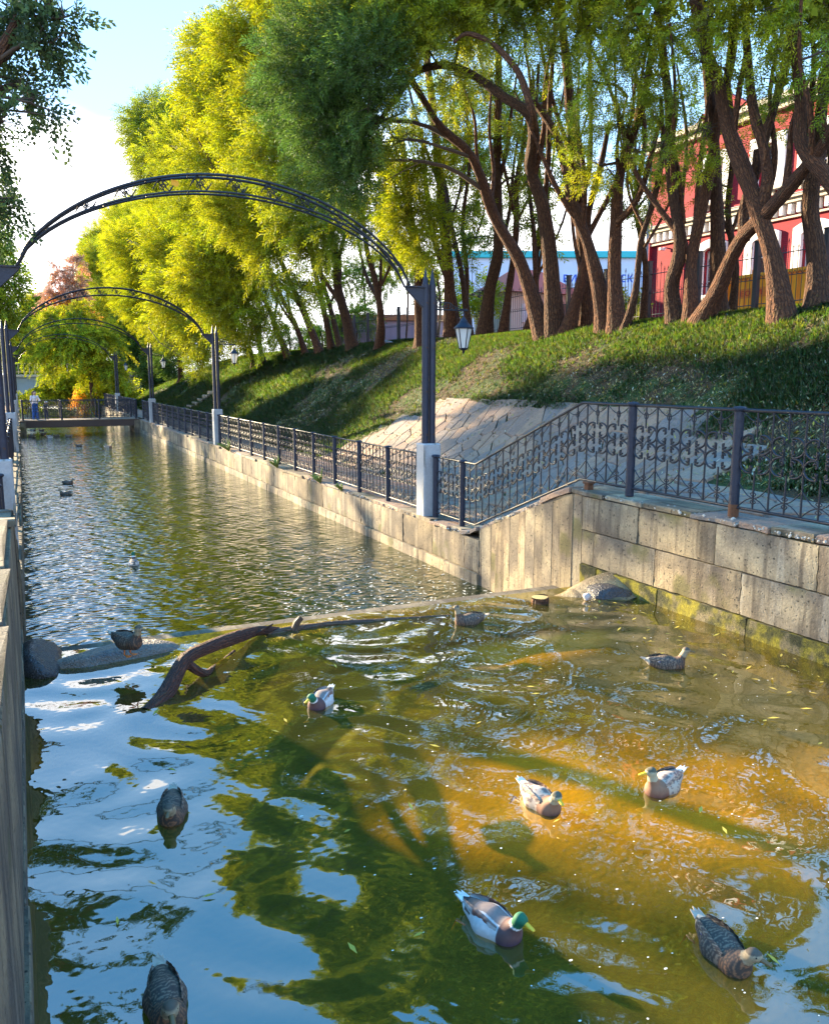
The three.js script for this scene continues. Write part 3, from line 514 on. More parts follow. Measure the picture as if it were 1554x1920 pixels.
function archPost(label, side, z, lampLabel, pedLabel) {
  const X = side > 0 ? 6.62 : -0.34, ped = mesh('pedestal', pedGeo, pedestalMat); ped.position.set(X, BASE, z); tag(ped, pedLabel, 'pedestal', 'pale concrete pedestals under the arch posts');
  const t = thing('arch_post', label, 'post', [X, BASE + PEDH, z]); const H = 2.72;
  for (const k of [-1, 1]) { const m = mesh('pipe', tube([V(k * 0.068, 0, 0), V(k * 0.068, H + 0.06, 0)], 0.062, 14), ironPost, t); mesh('spike', spike(k * 0.068, 0, H + 0.05), ironPost, m); }
  const q = -side, pl = [[q * 0.12, H - 0.34], [q * 0.12, H], [q * 0.46, H], [q * 0.42, H - 0.05]];
  const sh = new THREE.Shape(pl.map(([a, b]) => new THREE.Vector2(a, b))), eg = new THREE.ExtrudeGeometry(sh, { depth: 0.05, bevelEnabled: true, bevelSize: 0.006, bevelThickness: 0.006, bevelSegments: 1 }).translate(0, 0, -0.025);
  mesh('bracket', [eg, box(0.40, 0.025, 0.13, q * 0.27, H + 0.012, 0)], ironPost, t);
  if (lampLabel) {
    const y = H - 0.36, L = 0.78 * side, p = [];
    p.push(bar(V(side * 0.12, y, 0), V(L, y, 0), 0.013, 6), bar(V(side * 0.13, y - 0.22, 0), V(side * 0.13, y + 0.3, 0), 0.014, 6));
    const curl = (cx, cy, r, a0, a1) => { const o = []; for (let i = 0; i <= 14; i++) { const t2 = i / 14, a = lerp(a0, a1, t2), rr = lerp(r, r * 0.25, t2); o.push(V(side * (cx + Math.cos(a) * rr), cy + Math.sin(a) * rr, 0)); } return tube(o, 0.010, 5); };
    p.push(tube(smoothPath([V(side * 0.13, y + 0.27, 0), V(side * 0.22, y + 0.13, 0), V(side * 0.40, y + 0.12, 0), V(side * 0.55, y + 0.04, 0), V(L, y + 0.012, 0)], 16), 0.012, 5));
    p.push(curl(0.21, y + 0.08, 0.06, 2, 9), curl(0.33, y + 0.06, 0.055, 4, -3), curl(0.45, y + 0.045, 0.04, 2, 8), curl(0.56, y + 0.03, 0.03, 4, -2));
    mesh('lamp_arm', p, iron, t);
    const lt = thing('lantern', lampLabel, 'lantern', [X + side * 0.70, BASE + PEDH + y - 0.31, z], 0, 'lanterns hung from the right arch posts');
    mesh('frame', lanternBody.frame, iron, lt); mesh('roof', lanternBody.roof, ironPost, lt); mesh('finial', lanternBody.foot, iron, lt);
    for (const g of lanternBody.panes) mesh('pane', g, lampGlass, lt);
  }
}
ZA.forEach((z, i) => {
  archPost(`${ordinal[i]} right twin-pipe arch post standing on its concrete pedestal`, 1, z, i < 4 ? `hanging six-sided lantern beside the ${ordinal[i]} right arch post` : null, `concrete pedestal under the ${ordinal[i]} right arch post`);
  archPost(`${ordinal[i]} left twin-pipe arch post beside the left path`, -1, z, null, `concrete pedestal under the ${ordinal[i]} left arch post`);
  // the arch: two latticed crescents side by side
  const a = thing('canopy_arch', `${ordinal[i]} black iron arch spanning the canal between two posts`, 'arch', [0, 0, z], 0, 'iron arches over the canal');
  const xa = 0.08, xb = 6.20, ye = BASE + PEDH + 2.74, n = i < 2 ? 40 : 22;
  const bow = (t) => Math.max(0, 4 * t * (1 - t)), up = (t) => ye + 1.50 * Math.pow(bow(t), 0.70), lo = (t) => up(t) - 0.25 * Math.pow(bow(t), 0.9);
  const pt = (t, f, dz) => V(lerp(xa, xb, t), f(t), dz);
  for (const dz of [-0.11, 0.11]) {
    const arc = (f, r) => { const p = []; for (let k = 0; k <= n; k++) p.push(pt(k / n, f, dz)); return tube(p, r, 6); };
    mesh('upper_chord', arc(up, 0.021), iron, a); mesh('lower_chord', arc(lo, 0.017), iron, a);
    if (i < 2) for (let k = 3; k < 19; k += k % 4 === 0 ? 1 : 2) {
      const t0 = k / 22, t1 = (k + 1) / 22, mid = (t) => (up(t) + lo(t)) / 2, c = (t0 + t1) / 2, hh = (up(c) - lo(c)) / 2, g = [];
      const wob = []; for (let q = 0; q <= 10; q++) { const s = q / 10; wob.push(V(lerp(xa, xb, lerp(t0, t1, s)), mid(lerp(t0, t1, s)) + hh * 0.8 * Math.sin(s * Math.PI * 2) * (k % 2 ? 1 : -1), dz)); } g.push(tube(wob, 0.009, 4));
      const lp = []; for (let q = 0; q <= 12; q++) { const s = q / 12 * Math.PI * 2.4, rr = hh * 0.5 * (1 - q / 18); lp.push(V(lerp(xa, xb, c) + Math.cos(s) * rr * 0.9, mid(c) + Math.sin(s) * rr, dz)); } g.push(tube(lp, 0.008, 4));
      mesh('lattice_scroll', g, iron, a);
    }
  }
  for (let k = 1; k < 10; k++) { const t = k / 10; mesh('tie_bar', [bar(pt(t, up, -0.11), pt(t, up, 0.11), 0.008, 5), bar(pt(t, lo, -0.11), pt(t, lo, 0.11), 0.008, 5)], iron, a); }
});

// ================================================================ footbridge with two people on it
{
  const b = thing('footbridge', 'low steel-beam footbridge across the canal with iron railings', 'footbridge', [0, PATH, -54]);
  for (const z of [1.25, -1.25]) mesh('beam', [box(6.9, 0.34, 0.16, 3.14, -0.19, z, 0.012), box(6.9, 0.03, 0.26, 3.14, -0.37, z)], steelBeam, b);
  for (let i = 0; i < 36; i++) mesh('plank', box(0.175, 0.05, 2.7, -0.02 + i * 0.181, 0.005, 0, 0.006), timber, b);
  for (const z of [1.2, -1.2]) for (let i = 0; i < 4; i++) {
    const x = 0.05 + i * 2.06, p = mesh('post', postStd, ironPost, b); p.position.set(x, 0.03, z);
    if (i < 3) { const g = new THREE.Group(); addPanel(b, 1.96, x + 0.05, null, 'low'); const pan = b.children[b.children.length - 1]; pan.position.z = z; pan.position.y = 0.03; }
  }
  for (const x of [0.02, 6.28]) mesh('abutment', boxUV(box(0.34, 1.3, 2.9, x, -0.72, 0)), concrete[1], b);
}

// ================================================================ trees
// leaf sprays: a twig with narrow willow leaves along it
function sprayGeo(seed, n, len, leafL, leafW, spread) {
  const r = mulberry(seed), pos = [], nor = [], idx = [];
  const leaf = (b, d, l, w) => {
    const side = V(r() - 0.5, r() - 0.5, r() - 0.5).cross(d).normalize(), nn = side.clone().cross(d).normalize(), k = pos.length / 3, mid = b.clone().addScaledVector(d, l * 0.45).addScaledVector(nn, l * 0.06), tip = b.clone().addScaledVector(d, l).addScaledVector(nn, -l * 0.08);
    for (const p of [b, mid.clone().addScaledVector(side, w), tip, mid.clone().addScaledVector(side, -w)]) { pos.push(p.x, p.y, p.z); nor.push(nn.x, nn.y, nn.z); }
    idx.push(k, k + 1, k + 2, k, k + 2, k + 3);
  };
  for (let i = 0; i < n; i++) {
    const t = (i + 0.5) / n, a = i * 2.4 + r(), b = V(Math.sin(t * 2) * 0.03, t * len, 0), d = V(Math.cos(a) * spread, 0.75 + 0.3 * t, Math.sin(a) * spread).normalize();
    leaf(b.addScaledVector(d, 0.01), d, leafL * (0.7 + 0.5 * r()), leafW * (0.8 + 0.4 * r()));
  }
  const g = new THREE.BufferGeometry(); g.setAttribute('position', new THREE.Float32BufferAttribute(pos, 3)); g.setAttribute('normal', new THREE.Float32BufferAttribute(nor, 3)); g.setIndex(idx); return g;
}
const sprays = [sprayGeo(1, 18, 0.34, 0.085, 0.0105, 0.85), sprayGeo(2, 18, 0.34, 0.095, 0.012, 1.0)];
const sprayWide = sprayGeo(3, 14, 0.36, 0.085, 0.026, 1.0);
const leafMat = phys({ color: lin(1, 1, 1), roughness: 0.88, transmission: 0.42, thickness: 0, specularIntensity: 0.35, side: THREE.DoubleSide });
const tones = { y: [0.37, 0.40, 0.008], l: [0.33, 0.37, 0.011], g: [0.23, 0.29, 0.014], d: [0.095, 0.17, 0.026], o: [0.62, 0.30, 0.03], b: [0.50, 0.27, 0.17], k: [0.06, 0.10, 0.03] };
let sprayTotal = 0;
function crown(parent, lobes, seed, geo, k = 1, size = 1) {
  // lobes: [centre, radius, tone, density]; leaf sprays gather in small bosses over each lobe
  const r = mulberry(seed), at = [], q = new THREE.Quaternion(), up = V(0, 1, 0), m = new THREE.Matrix4(), c = new THREE.Color();
  const dir = () => { const z = r() * 2 - 1, a = r() * 6.2832, s = Math.sqrt(1 - z * z); return V(s * Math.cos(a), z, s * Math.sin(a)); };
  const put = (p, grow, tone, w, yy) => {
    q.setFromUnitVectors(up, grow); const s = size * (0.7 + 0.55 * r()); m.compose(p, q, V(s, s, s)); at.push(...m.elements);
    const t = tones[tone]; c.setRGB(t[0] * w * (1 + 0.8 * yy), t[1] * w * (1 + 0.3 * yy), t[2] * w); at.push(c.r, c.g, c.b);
  };
  const size0 = size;
  for (const [o, R, tone, dens = 1] of lobes) {
    size = size0 > 1.2 ? size0 : size0 * clamp(depthOf(o) / 19, 0.9, 2.1);
    if (dens >= 0.85) {                            // close crown: many small bosses over the lobe
      const bosses = Math.max(12, Math.round(20 + R * 12));
      for (let b = 0; b < bosses; b++) {
        const d = dir(), br = R * (0.20 + 0.16 * r()), bc = o.clone().addScaledVector(V(d.x, d.y * 0.9, d.z), R * (0.50 + 0.45 * r())), shift = 0.75 + 0.5 * r(), yel = (r() - 0.45) * 0.5, n = Math.round(4 * Math.PI * br * br * 40 * k * dens / (size * size));
        for (let i = 0; i < n; i++) {
          const e = dir(), p = bc.clone().addScaledVector(e, br * (0.5 + 0.75 * Math.sqrt(r()))), grow = e.multiplyScalar(0.7).add(d.clone().multiplyScalar(0.5)).add(V(r() - 0.5, r() * 0.6 - 0.32, r() - 0.5)).normalize();
          put(p, grow, tone, shift * (0.55 + 0.9 * r()), clamp(yel + (r() - 0.5) * 0.35, -0.4, 0.5));
        }
      }
    } else {                                       // open crown: sprays strung along drooping twigs with gaps between
      const twigs = Math.round(4 * Math.PI * R * R * 3.4 * dens * Math.min(1, k)) + 6;
      for (let b = 0; b < twigs; b++) {
        const d = dir(), s0 = o.clone().addScaledVector(dir(), R * 0.55 * r()), L = R * (0.5 + 0.7 * r()), w = 0.7 + 0.6 * r(), yel = (r() - 0.45) * 0.6, n = Math.max(4, Math.round(L * 14 / size));
        for (let i = 0; i < n; i++) {
          const t = (i + r()) / n, p = s0.clone().addScaledVector(d, L * t).add(V((r() - 0.5) * 0.14, -0.5 * L * t * t + (r() - 0.5) * 0.14, (r() - 0.5) * 0.14)), grow = d.clone().add(V((r() - 0.5) * 1.3, -0.9 * t + (r() - 0.4) * 0.8, (r() - 0.5) * 1.3)).normalize();
          put(p, grow, tone, w * (0.55 + 0.9 * r()), clamp(yel + (r() - 0.5) * 0.35, -0.4, 0.5));
        }
      }
    }
  }
  const n = at.length / 19, im = new THREE.InstancedMesh(geo, leafMat, n); sprayTotal += n;
  for (let i = 0; i < n; i++) { m.fromArray(at, i * 19); im.setMatrixAt(i, m); im.setColorAt(i, c.setRGB(at[i * 19 + 16], at[i * 19 + 17], at[i * 19 + 18])); }
  im.name = 'crown'; im.userData.kind = 'stuff'; im.castShadow = im.receiveShadow = true; parent.add(im); return im;
}
function limbs(stems, lobes, seed, base = 0.045) {      // boughs that reach from the stems into the lobes, and twigs inside them
  const r = mulberry(seed), out = [], spots = [];
  for (const s of stems) s.forEach((p, i) => { if (i / s.length > 0.35) spots.push(p); });
  for (const [o, R] of lobes) {
    let best = spots.filter((p) => p.y < o.y + R * 0.2).sort((a, b) => a.distanceToSquared(o) - b.distanceToSquared(o))[0] || spots[spots.length - 1];
    if (!best) continue;
    const L = best.distanceTo(o), wob = () => V(r() - 0.5, r() - 0.2, r() - 0.5).multiplyScalar(L * 0.22);
    const path = smoothPath([best, best.clone().lerp(o, 0.35).add(wob()), best.clone().lerp(o, 0.7).add(wob()), o], 9), r0 = clamp(base * Math.sqrt(L) * 0.6, 0.014, 0.09);
    out.push(tube(path, (t) => lerp(r0, 0.012, t), 5, false));
    for (let k = 0; k < 7; k++) {
      const a = path[4 + (k % 6)], e = o.clone().add(V(r() - 0.5, r() - 0.35, r() - 0.5).normalize().multiplyScalar(R * (0.8 + 0.25 * r()))), mid = a.clone().lerp(e, 0.5).add(V(r() - 0.5, r() * 0.6, r() - 0.5).multiplyScalar(R * 0.3));
      const tw = smoothPath([a, mid, e], 6); out.push(tube(tw, (t) => lerp(0.013, 0.004, t), 4, false));
      const e2 = mid.clone().add(V(r() - 0.5, r() - 0.4, r() - 0.5).normalize().multiplyScalar(R * 0.6)); out.push(tube(smoothPath([tw[2], mid.clone().lerp(e2, 0.6), e2], 4), (t) => lerp(0.008, 0.003, t), 3, false));
    }
  }
  return out;
}
function trunkTube(pts, r0, r1, seed, flare) {
  const p = smoothPath(pts, pts.length * 4), n = p.length, g = tube(p, (t) => lerp(r0, r1, Math.pow(t, 0.8)) * (1 + (flare ? 0.7 * Math.pow(1 - t, 16) : 0)), 14, false), a = g.attributes.position, nn = g.attributes.normal;
  for (let i = 0; i < a.count; i++) { const d = (fbm(a.getX(i) * 3 + seed, a.getY(i) * 1.2, a.getZ(i) * 3, 3) - 0.5) * 0.5 * lerp(r0, r1, i / a.count); a.setXYZ(i, a.getX(i) + nn.getX(i) * d, a.getY(i) + nn.getY(i) * d, a.getZ(i) + nn.getZ(i) * d); }
  g.computeVertexNormals();
  for (let i = 0; i < a.count; i += 15) { const j = i + 14; if (j < a.count) { const v = V(nn.getX(i) + nn.getX(j), nn.getY(i) + nn.getY(j), nn.getZ(i) + nn.getZ(j)).normalize(); nn.setXYZ(i, v.x, v.y, v.z); nn.setXYZ(j, v.x, v.y, v.z); } }
  return g;
}
let treeSeed = 100;
function willow(label, stems, lobes, o = {}) {
  // stems: [points in the photograph, distance x of the foot, distance x of the tip, radius at foot and tip, starts at the ground?]
  treeSeed += 7;
  const t = thing('willow_tree', label, 'tree', [0, 0, 0], 0, o.group || 'willows along the crest of the right bank'), lines = [];
  stems.forEach(([px, X0, X1, r0, r1, ground = true], k) => {
    const n = px.length, wr = mulberry(treeSeed * 13 + k), pts = px.map(([x, y], i) => onX(x, y, lerp(X0, X1, i / (n - 1))).add(i && i < n - 1 ? V(wr() - 0.5, wr() - 0.5, wr() - 0.5).multiplyScalar(0.13) : V(0, 0, 0)));
    if (ground) { pts[0].y = groundY(pts[0].x, pts[0].z) - 0.15; }
    const m = mesh('trunk', trunkTube(pts, r0 * 1.02, r1 * 0.95, treeSeed + k, ground), bark[(treeSeed + k) % 3 === 0 ? 1 : 0], t), L0 = smoothPath(pts, n * 3); lines.push(L0);
    if (ground && o.fork !== 0) for (let f = 0; f < 2; f++) {      // slimmer stems that fork off and rise beside it
      const i0 = Math.floor(L0.length * (0.22 + 0.3 * wr())), s = L0[i0], d = L0[Math.min(L0.length - 1, i0 + 3)].clone().sub(s).normalize(), Lr = s.distanceTo(L0[L0.length - 1]) * (0.7 + 0.4 * wr()), off = V(wr() - 0.5, 0, wr() - 0.5).multiplyScalar(0.75 * Lr), e = s.clone().addScaledVector(d, Lr * 0.55).add(V(0, Lr * 0.45, 0)).add(off);
      const q = [s, s.clone().lerp(e, 0.3).add(off.clone().multiplyScalar(0.14)), s.clone().lerp(e, 0.65).add(V((wr() - 0.5) * 0.3, 0, (wr() - 0.5) * 0.3)), e], rr = lerp(r0, r1, i0 / L0.length) * (0.42 + 0.2 * wr());
      mesh('trunk', trunkTube(q, rr, 0.025, treeSeed + 31 + f, false), bark[0], t); lines.push(smoothPath(q, 9));
    }
  });
  const L = lobes.map(([x, y, rp, X, tone, dens]) => { const c = onX(x, y, X); return [c, rp * depthOf(c) / FPX, tone, dens]; });
  if (L.length) { mesh('bough', limbs(lines, L, treeSeed + 1, 0.06), twigMat, t); crown(t, L, treeSeed + 2, o.geo || sprays[treeSeed % 2], o.k || 1, o.size || 1); }
  return t;
}
// right to left along the crest
willow('willow out of frame at right whose bent limb crosses the red house', [[[[1660, 560], [1612, 440], [1556, 335], [1512, 270], [1490, 190], [1487, 100], [1490, 0]], 13.6, 12.5, 0.2, 0.07]], [[1500, 20, 75, 12.6, 'l', 0.7], [1560, 100, 60, 12.8, 'g', 0.7], [1480, 90, 40, 12.6, 'l', 0.6]]);
willow('upright dark willow before the orange hoarding at the right edge', [[[[1532, 578], [1525, 480], [1520, 400], [1529, 300], [1545, 200], [1550, 100], [1545, -40]], 14.2, 13.6, 0.2, 0.09]], [[1540, 170, 55, 13.6, 'g', 0.6], [1530, 30, 70, 13.2, 'l', 0.7], [1580, 230, 50, 13.6, 'l', 0.6], [1510, 245, 30, 13.6, 'g', 0.5]]);
willow('forked willow with blackened foot before the orange hoarding', [
  [[[1467, 588], [1445, 480], [1420, 390], [1395, 310], [1365, 230], [1340, 160], [1325, 90], [1305, 0], [1295, -60]], 13.6, 12.4, 0.2, 0.09],
  [[[1424, 405], [1432, 330], [1427, 270], [1415, 200], [1403, 120], [1400, 20], [1395, -60]], 13.3, 13.2, 0.135, 0.06, false],
  [[[1428, 275], [1450, 200], [1470, 120], [1485, 40], [1492, -40]], 13.3, 13.6, 0.1, 0.05, false]],
  [[1330, 30, 70, 12.3, 'l', 0.7], [1400, -10, 80, 12.8, 'l', 0.7], [1440, 60, 50, 13.2, 'g', 0.6], [1365, 130, 38, 13, 'l', 0.6], [1300, 120, 45, 12.2, 'l', 0.7], [1450, 150, 35, 13, 'g', 0.5]]);
willow('willow trunk leaning far to the right across the red house', [[[[1313, 604], [1350, 530], [1395, 450], [1450, 388], [1500, 325], [1545, 265], [1590, 190], [1620, 100]], 13.9, 12.6, 0.19, 0.08], [[[1392, 452], [1400, 380], [1412, 320], [1420, 280]], 13.5, 13.5, 0.13, 0.09, false]], [[1600, 110, 70, 12.6, 'l', 0.6], [1570, 180, 40, 12.8, 'g', 0.6]]);
willow('twin-trunked willow in front of the red house corner', [
  [[[1268, 606], [1264, 540], [1276, 470], [1266, 380], [1256, 290], [1248, 200], [1240, 100], [1230, 20]], 14.0, 12.6, 0.17, 0.07],
  [[[1296, 605], [1300, 540], [1296, 480], [1318, 390], [1334, 290], [1350, 200], [1365, 120], [1378, 30]], 14.0, 13.2, 0.17, 0.07],
  [[[1280, 420], [1272, 340], [1262, 270], [1270, 190]], 13.6, 13, 0.06, 0.03, false]],
  [[1235, 60, 75, 12.4, 'l', 0.75], [1200, 150, 60, 12.2, 'l', 0.8], [1262, 180, 50, 12.6, 'g', 0.75], [1300, 250, 42, 12.8, 'l', 0.6], [1180, 40, 70, 11.8, 'l', 0.75], [1310, 320, 30, 13, 'l', 0.5], [1240, 270, 35, 12.4, 'g', 0.6], [1260, 330, 28, 13.6, 'l', 0.5]]);
willow('willow with three spreading trunks left of the red house', [
  [[[1136, 608], [1120, 530], [1095, 450], [1075, 385], [1055, 310], [1035, 250], [1000, 190]], 13.8, 12, 0.2, 0.08],
  [[[1158, 606], [1150, 500], [1156, 410], [1166, 330], [1182, 270], [1205, 190], [1220, 100]], 13.8, 12.8, 0.19, 0.07],
  [[[1168, 606], [1188, 545], [1206, 450], [1226, 370], [1240, 280], [1238, 180]], 13.7, 13.2, 0.10, 0.05],
  [[[1156, 420], [1200, 365], [1222, 280], [1240, 210]], 13.4, 13, 0.09, 0.05, false],
  [[[1078, 390], [1100, 340], [1108, 270], [1110, 190], [1105, 90]], 13.1, 12.4, 0.08, 0.04, false]],
  [[1100, 50, 85, 11.8, 'l', 0.8], [1112, 150, 65, 11.6, 'l', 0.8], [1062, 225, 45, 11.8, 'l', 0.7], [1150, 235, 48, 12.4, 'g', 0.7], [1085, 310, 38, 12.2, 'y', 0.55], [1185, 285, 34, 12.8, 'l', 0.5], [1030, 90, 60, 11.4, 'l', 0.7], [1080, -50, 90, 11.8, 'l', 0.8], [1170, -60, 90, 12, 'g', 0.8], [1130, 320, 26, 12.6, 'y', 0.5]]);
willow('large willow by the lamp whose limbs arch over the canal', [
  [[[1022, 616], [975, 495], [931, 412], [903, 335], [876, 286], [826, 235], [782, 176], [745, 110]], 13.7, 9.2, 0.2, 0.07],
  [[[1042, 618], [1030, 494], [1013, 385], [992, 320], [1002, 250], [986, 214], [942, 176], [881, 135], [832, 124], [782, 140], [733, 192], [700, 242]], 13.8, 8.6, 0.2, 0.06],
  [[[1000, 235], [998, 205], [975, 143], [947, 104], [909, 77], [876, 66], [850, 80]], 11.2, 9.6, 0.10, 0.04, false],
  [[[1062, 612], [1085, 540], [1098, 470], [1108, 400], [1125, 320], [1140, 240]], 13.9, 13.4, 0.17, 0.06],
  [[[1018, 400], [1025, 300], [1030, 210], [1036, 110], [1042, 0]], 13.2, 12.4, 0.09, 0.04, false]],
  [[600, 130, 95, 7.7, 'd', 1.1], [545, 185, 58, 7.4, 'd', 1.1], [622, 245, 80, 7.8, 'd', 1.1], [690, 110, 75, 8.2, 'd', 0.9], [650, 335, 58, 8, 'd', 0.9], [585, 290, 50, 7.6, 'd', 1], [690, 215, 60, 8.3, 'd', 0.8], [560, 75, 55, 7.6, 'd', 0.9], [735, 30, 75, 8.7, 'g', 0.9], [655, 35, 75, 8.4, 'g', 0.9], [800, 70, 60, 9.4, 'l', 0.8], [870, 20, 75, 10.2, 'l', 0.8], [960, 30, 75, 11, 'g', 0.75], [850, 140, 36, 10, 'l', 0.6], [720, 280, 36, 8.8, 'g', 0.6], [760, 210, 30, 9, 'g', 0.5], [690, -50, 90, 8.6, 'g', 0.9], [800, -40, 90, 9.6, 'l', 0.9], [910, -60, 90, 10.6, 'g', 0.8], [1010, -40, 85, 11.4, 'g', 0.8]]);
willow('pair of straight willow trunks behind the lantern', [
  [[[908, 622], [920, 555], [932, 480], [936, 400], [932, 300], [938, 200], [930, 100], [925, 0]], 15, 13.2, 0.22, 0.08],
  [[[942, 616], [958, 530], [966, 440], [972, 350], [985, 250], [1000, 150]], 15.4, 14.4, 0.14, 0.06],
  [[[985, 610], [1000, 560], [1004, 500], [1000, 430], [994, 340], [1003, 240], [998, 130]], 15.8, 15.2, 0.12, 0.04],
  [[[882, 600], [868, 510], [850, 430], [832, 355], [818, 290], [812, 200]], 15, 13.8, 0.12, 0.05]],
  [[900, 150, 55, 13, 'l', 0.55], [950, 250, 45, 13.8, 'l', 0.45], [860, 270, 48, 13, 'y', 0.55], [905, 340, 36, 14, 'l', 0.4], [830, 180, 50, 12.6, 'l', 0.6], [1000, 340, 36, 14.4, 'l', 0.4], [880, 60, 70, 12.6, 'y', 0.6]]);
willow('thick willow behind the tall lamp post draped in bright yellow leaves', [
  [[[792, 645], [789, 560], [782, 480], [772, 410], [760, 330], [752, 250]], 13.8, 12, 0.22, 0.09],
  [[[860, 606], [840, 540], [822, 470], [806, 400], [800, 320], [790, 240]], 15, 13.4, 0.16, 0.06]],
  [[762, 420, 46, 12.2, 'y', 1], [745, 355, 40, 11.8, 'y', 0.9], [795, 470, 36, 12.4, 'y', 0.9], [800, 305, 46, 12.4, 'y', 0.8], [770, 250, 44, 11.8, 'y', 0.8], [735, 470, 26, 12.4, 'y', 0.8], [828, 400, 30, 13, 'y', 0.6], [700, 300, 46, 11.4, 'l', 0.7], [690, 380, 40, 11.8, 'l', 0.7]]);
willow('slim forked willow before the slatted fence', [[[[711, 655], [716, 595], [706, 530], [690, 470], [676, 400], [660, 320]], 13.8, 12, 0.17, 0.07], [[[708, 560], [688, 520], [675, 475], [668, 420]], 13.6, 13.2, 0.09, 0.05, false]], [[660, 400, 44, 11.6, 'l', 0.8], [640, 310, 55, 11, 'g', 0.8], [700, 440, 30, 12.6, 'l', 0.6], [610, 430, 50, 11.4, 'g', 0.8]]);
willow('stout willow leaning left at the crest above the second railing run', [
  [[[664, 660], [650, 605], [636, 540], [626, 470], [612, 400], [590, 320], [560, 240]], 13.8, 11, 0.25, 0.09],
  [[[624, 664], [610, 600], [596, 530], [580, 460], [560, 390]], 14, 12, 0.18, 0.07]],
  [[560, 390, 70, 10.8, 'l', 0.9], [530, 300, 75, 10.4, 'l', 0.9], [470, 250, 70, 10, 'y', 0.9], [600, 470, 40, 11.8, 'l', 0.7], [420, 190, 70, 9.8, 'y', 1], [400, 110, 58, 9.8, 'y', 1], [455, 120, 65, 10, 'y', 1], [480, 50, 58, 10.4, 'y', 1], [500, 180, 55, 10.2, 'y', 0.9], [540, 20, 60, 10.6, 'y', 0.9], [600, -30, 80, 10.8, 'l', 0.9], [520, -60, 80, 10.6, 'y', 0.9], [365, 180, 32, 9.6, 'y', 1], [590, 560, 30, 12.4, 'l', 0.5]]);
willow('cluster of dark willow stems leaning left near the second pedestal', [
  [[[602, 668], [572, 590], [543, 525], [515, 465], [480, 400], [440, 340]], 13.7, 10.6, 0.18, 0.07],
  [[[575, 668], [556, 610], [530, 560], [500, 500], [460, 450]], 13.7, 11.4, 0.16, 0.06],
  [[[640, 663], [618, 570], [600, 500], [590, 430]], 14.2, 12.6, 0.15, 0.06]],
  [[470, 400, 75, 10.2, 'l', 1], [400, 330, 72, 9.8, 'l', 1], [300, 250, 60, 9, 'g', 1.1], [285, 305, 50, 8.9, 'g', 1.1], [345, 300, 62, 9.4, 'l', 1], [520, 450, 55, 11, 'l', 0.8], [430, 470, 60, 10.4, 'l', 0.9], [480, 530, 45, 11.4, 'y', 0.7], [330, 230, 40, 9.4, 'g', 1], [380, 400, 55, 9.8, 'l', 1], [540, 540, 40, 12, 'l', 0.6]]);
willow('willow leaning over the bank just right of the second lamp', [
  [[[543, 674], [520, 620], [498, 570], [470, 520], [440, 470]], 13.4, 10.6, 0.18, 0.07],
  [[[496, 686], [486, 640], [474, 590], [455, 540]], 12.9, 11, 0.17, 0.06],
  [[[476, 690], [468, 650], [450, 610], [420, 560]], 12.7, 10.4, 0.14, 0.05]],
  [[400, 520, 70, 9.6, 'y', 1], [440, 590, 50, 10.4, 'y', 0.9], [350, 570, 65, 9.4, 'y', 1], [460, 640, 26, 11.4, 'y', 0.7], [380, 630, 45, 9.8, 'l', 0.9], [330, 480, 60, 9.2, 'y', 1], [420, 440, 50, 10, 'y', 1], [500, 600, 34, 11.6, 'l', 0.6]]);
const domes = (label, list, X, foot, o) => willow(label, [[[foot, [foot[0] - 8, foot[1] - 50], [list[0][0], list[0][1]]], X + 1, X, 0.25, 0.1]], list.map(([x, y, r, tone]) => [x, y, r, X + (x % 7) * 0.15, tone || 'y', 1]), o);
domes('golden dome-shaped willow behind the second arch', [[290, 470, 75], [250, 430, 48], [320, 400, 45], [300, 550, 70], [350, 440, 60], [260, 510, 50], [285, 385, 30], [340, 610, 55, 'l'], [375, 690, 25, 'l']], 11, [340, 700], { size: 2 });
domes('far golden willow at the left end of the row', [[215, 500, 55], [180, 520, 30], [200, 455, 38], [230, 570, 55], [190, 570, 35], [240, 410, 34], [215, 620, 40, 'l'], [262, 620, 50, 'g'], [178, 480, 22]], 11.5, [268, 715], { size: 2.2 });
domes('dark green broad tree beside the third lamp', [[275, 665, 38, 'd'], [300, 640, 30, 'g'], [250, 690, 32, 'd'], [290, 705, 30, 'd'], [320, 680, 26, 'd'], [232, 650, 26, 'g'], [270, 720, 24, 'd']], 12, [280, 735], { size: 2, k: 0.8, geo: sprayWide });

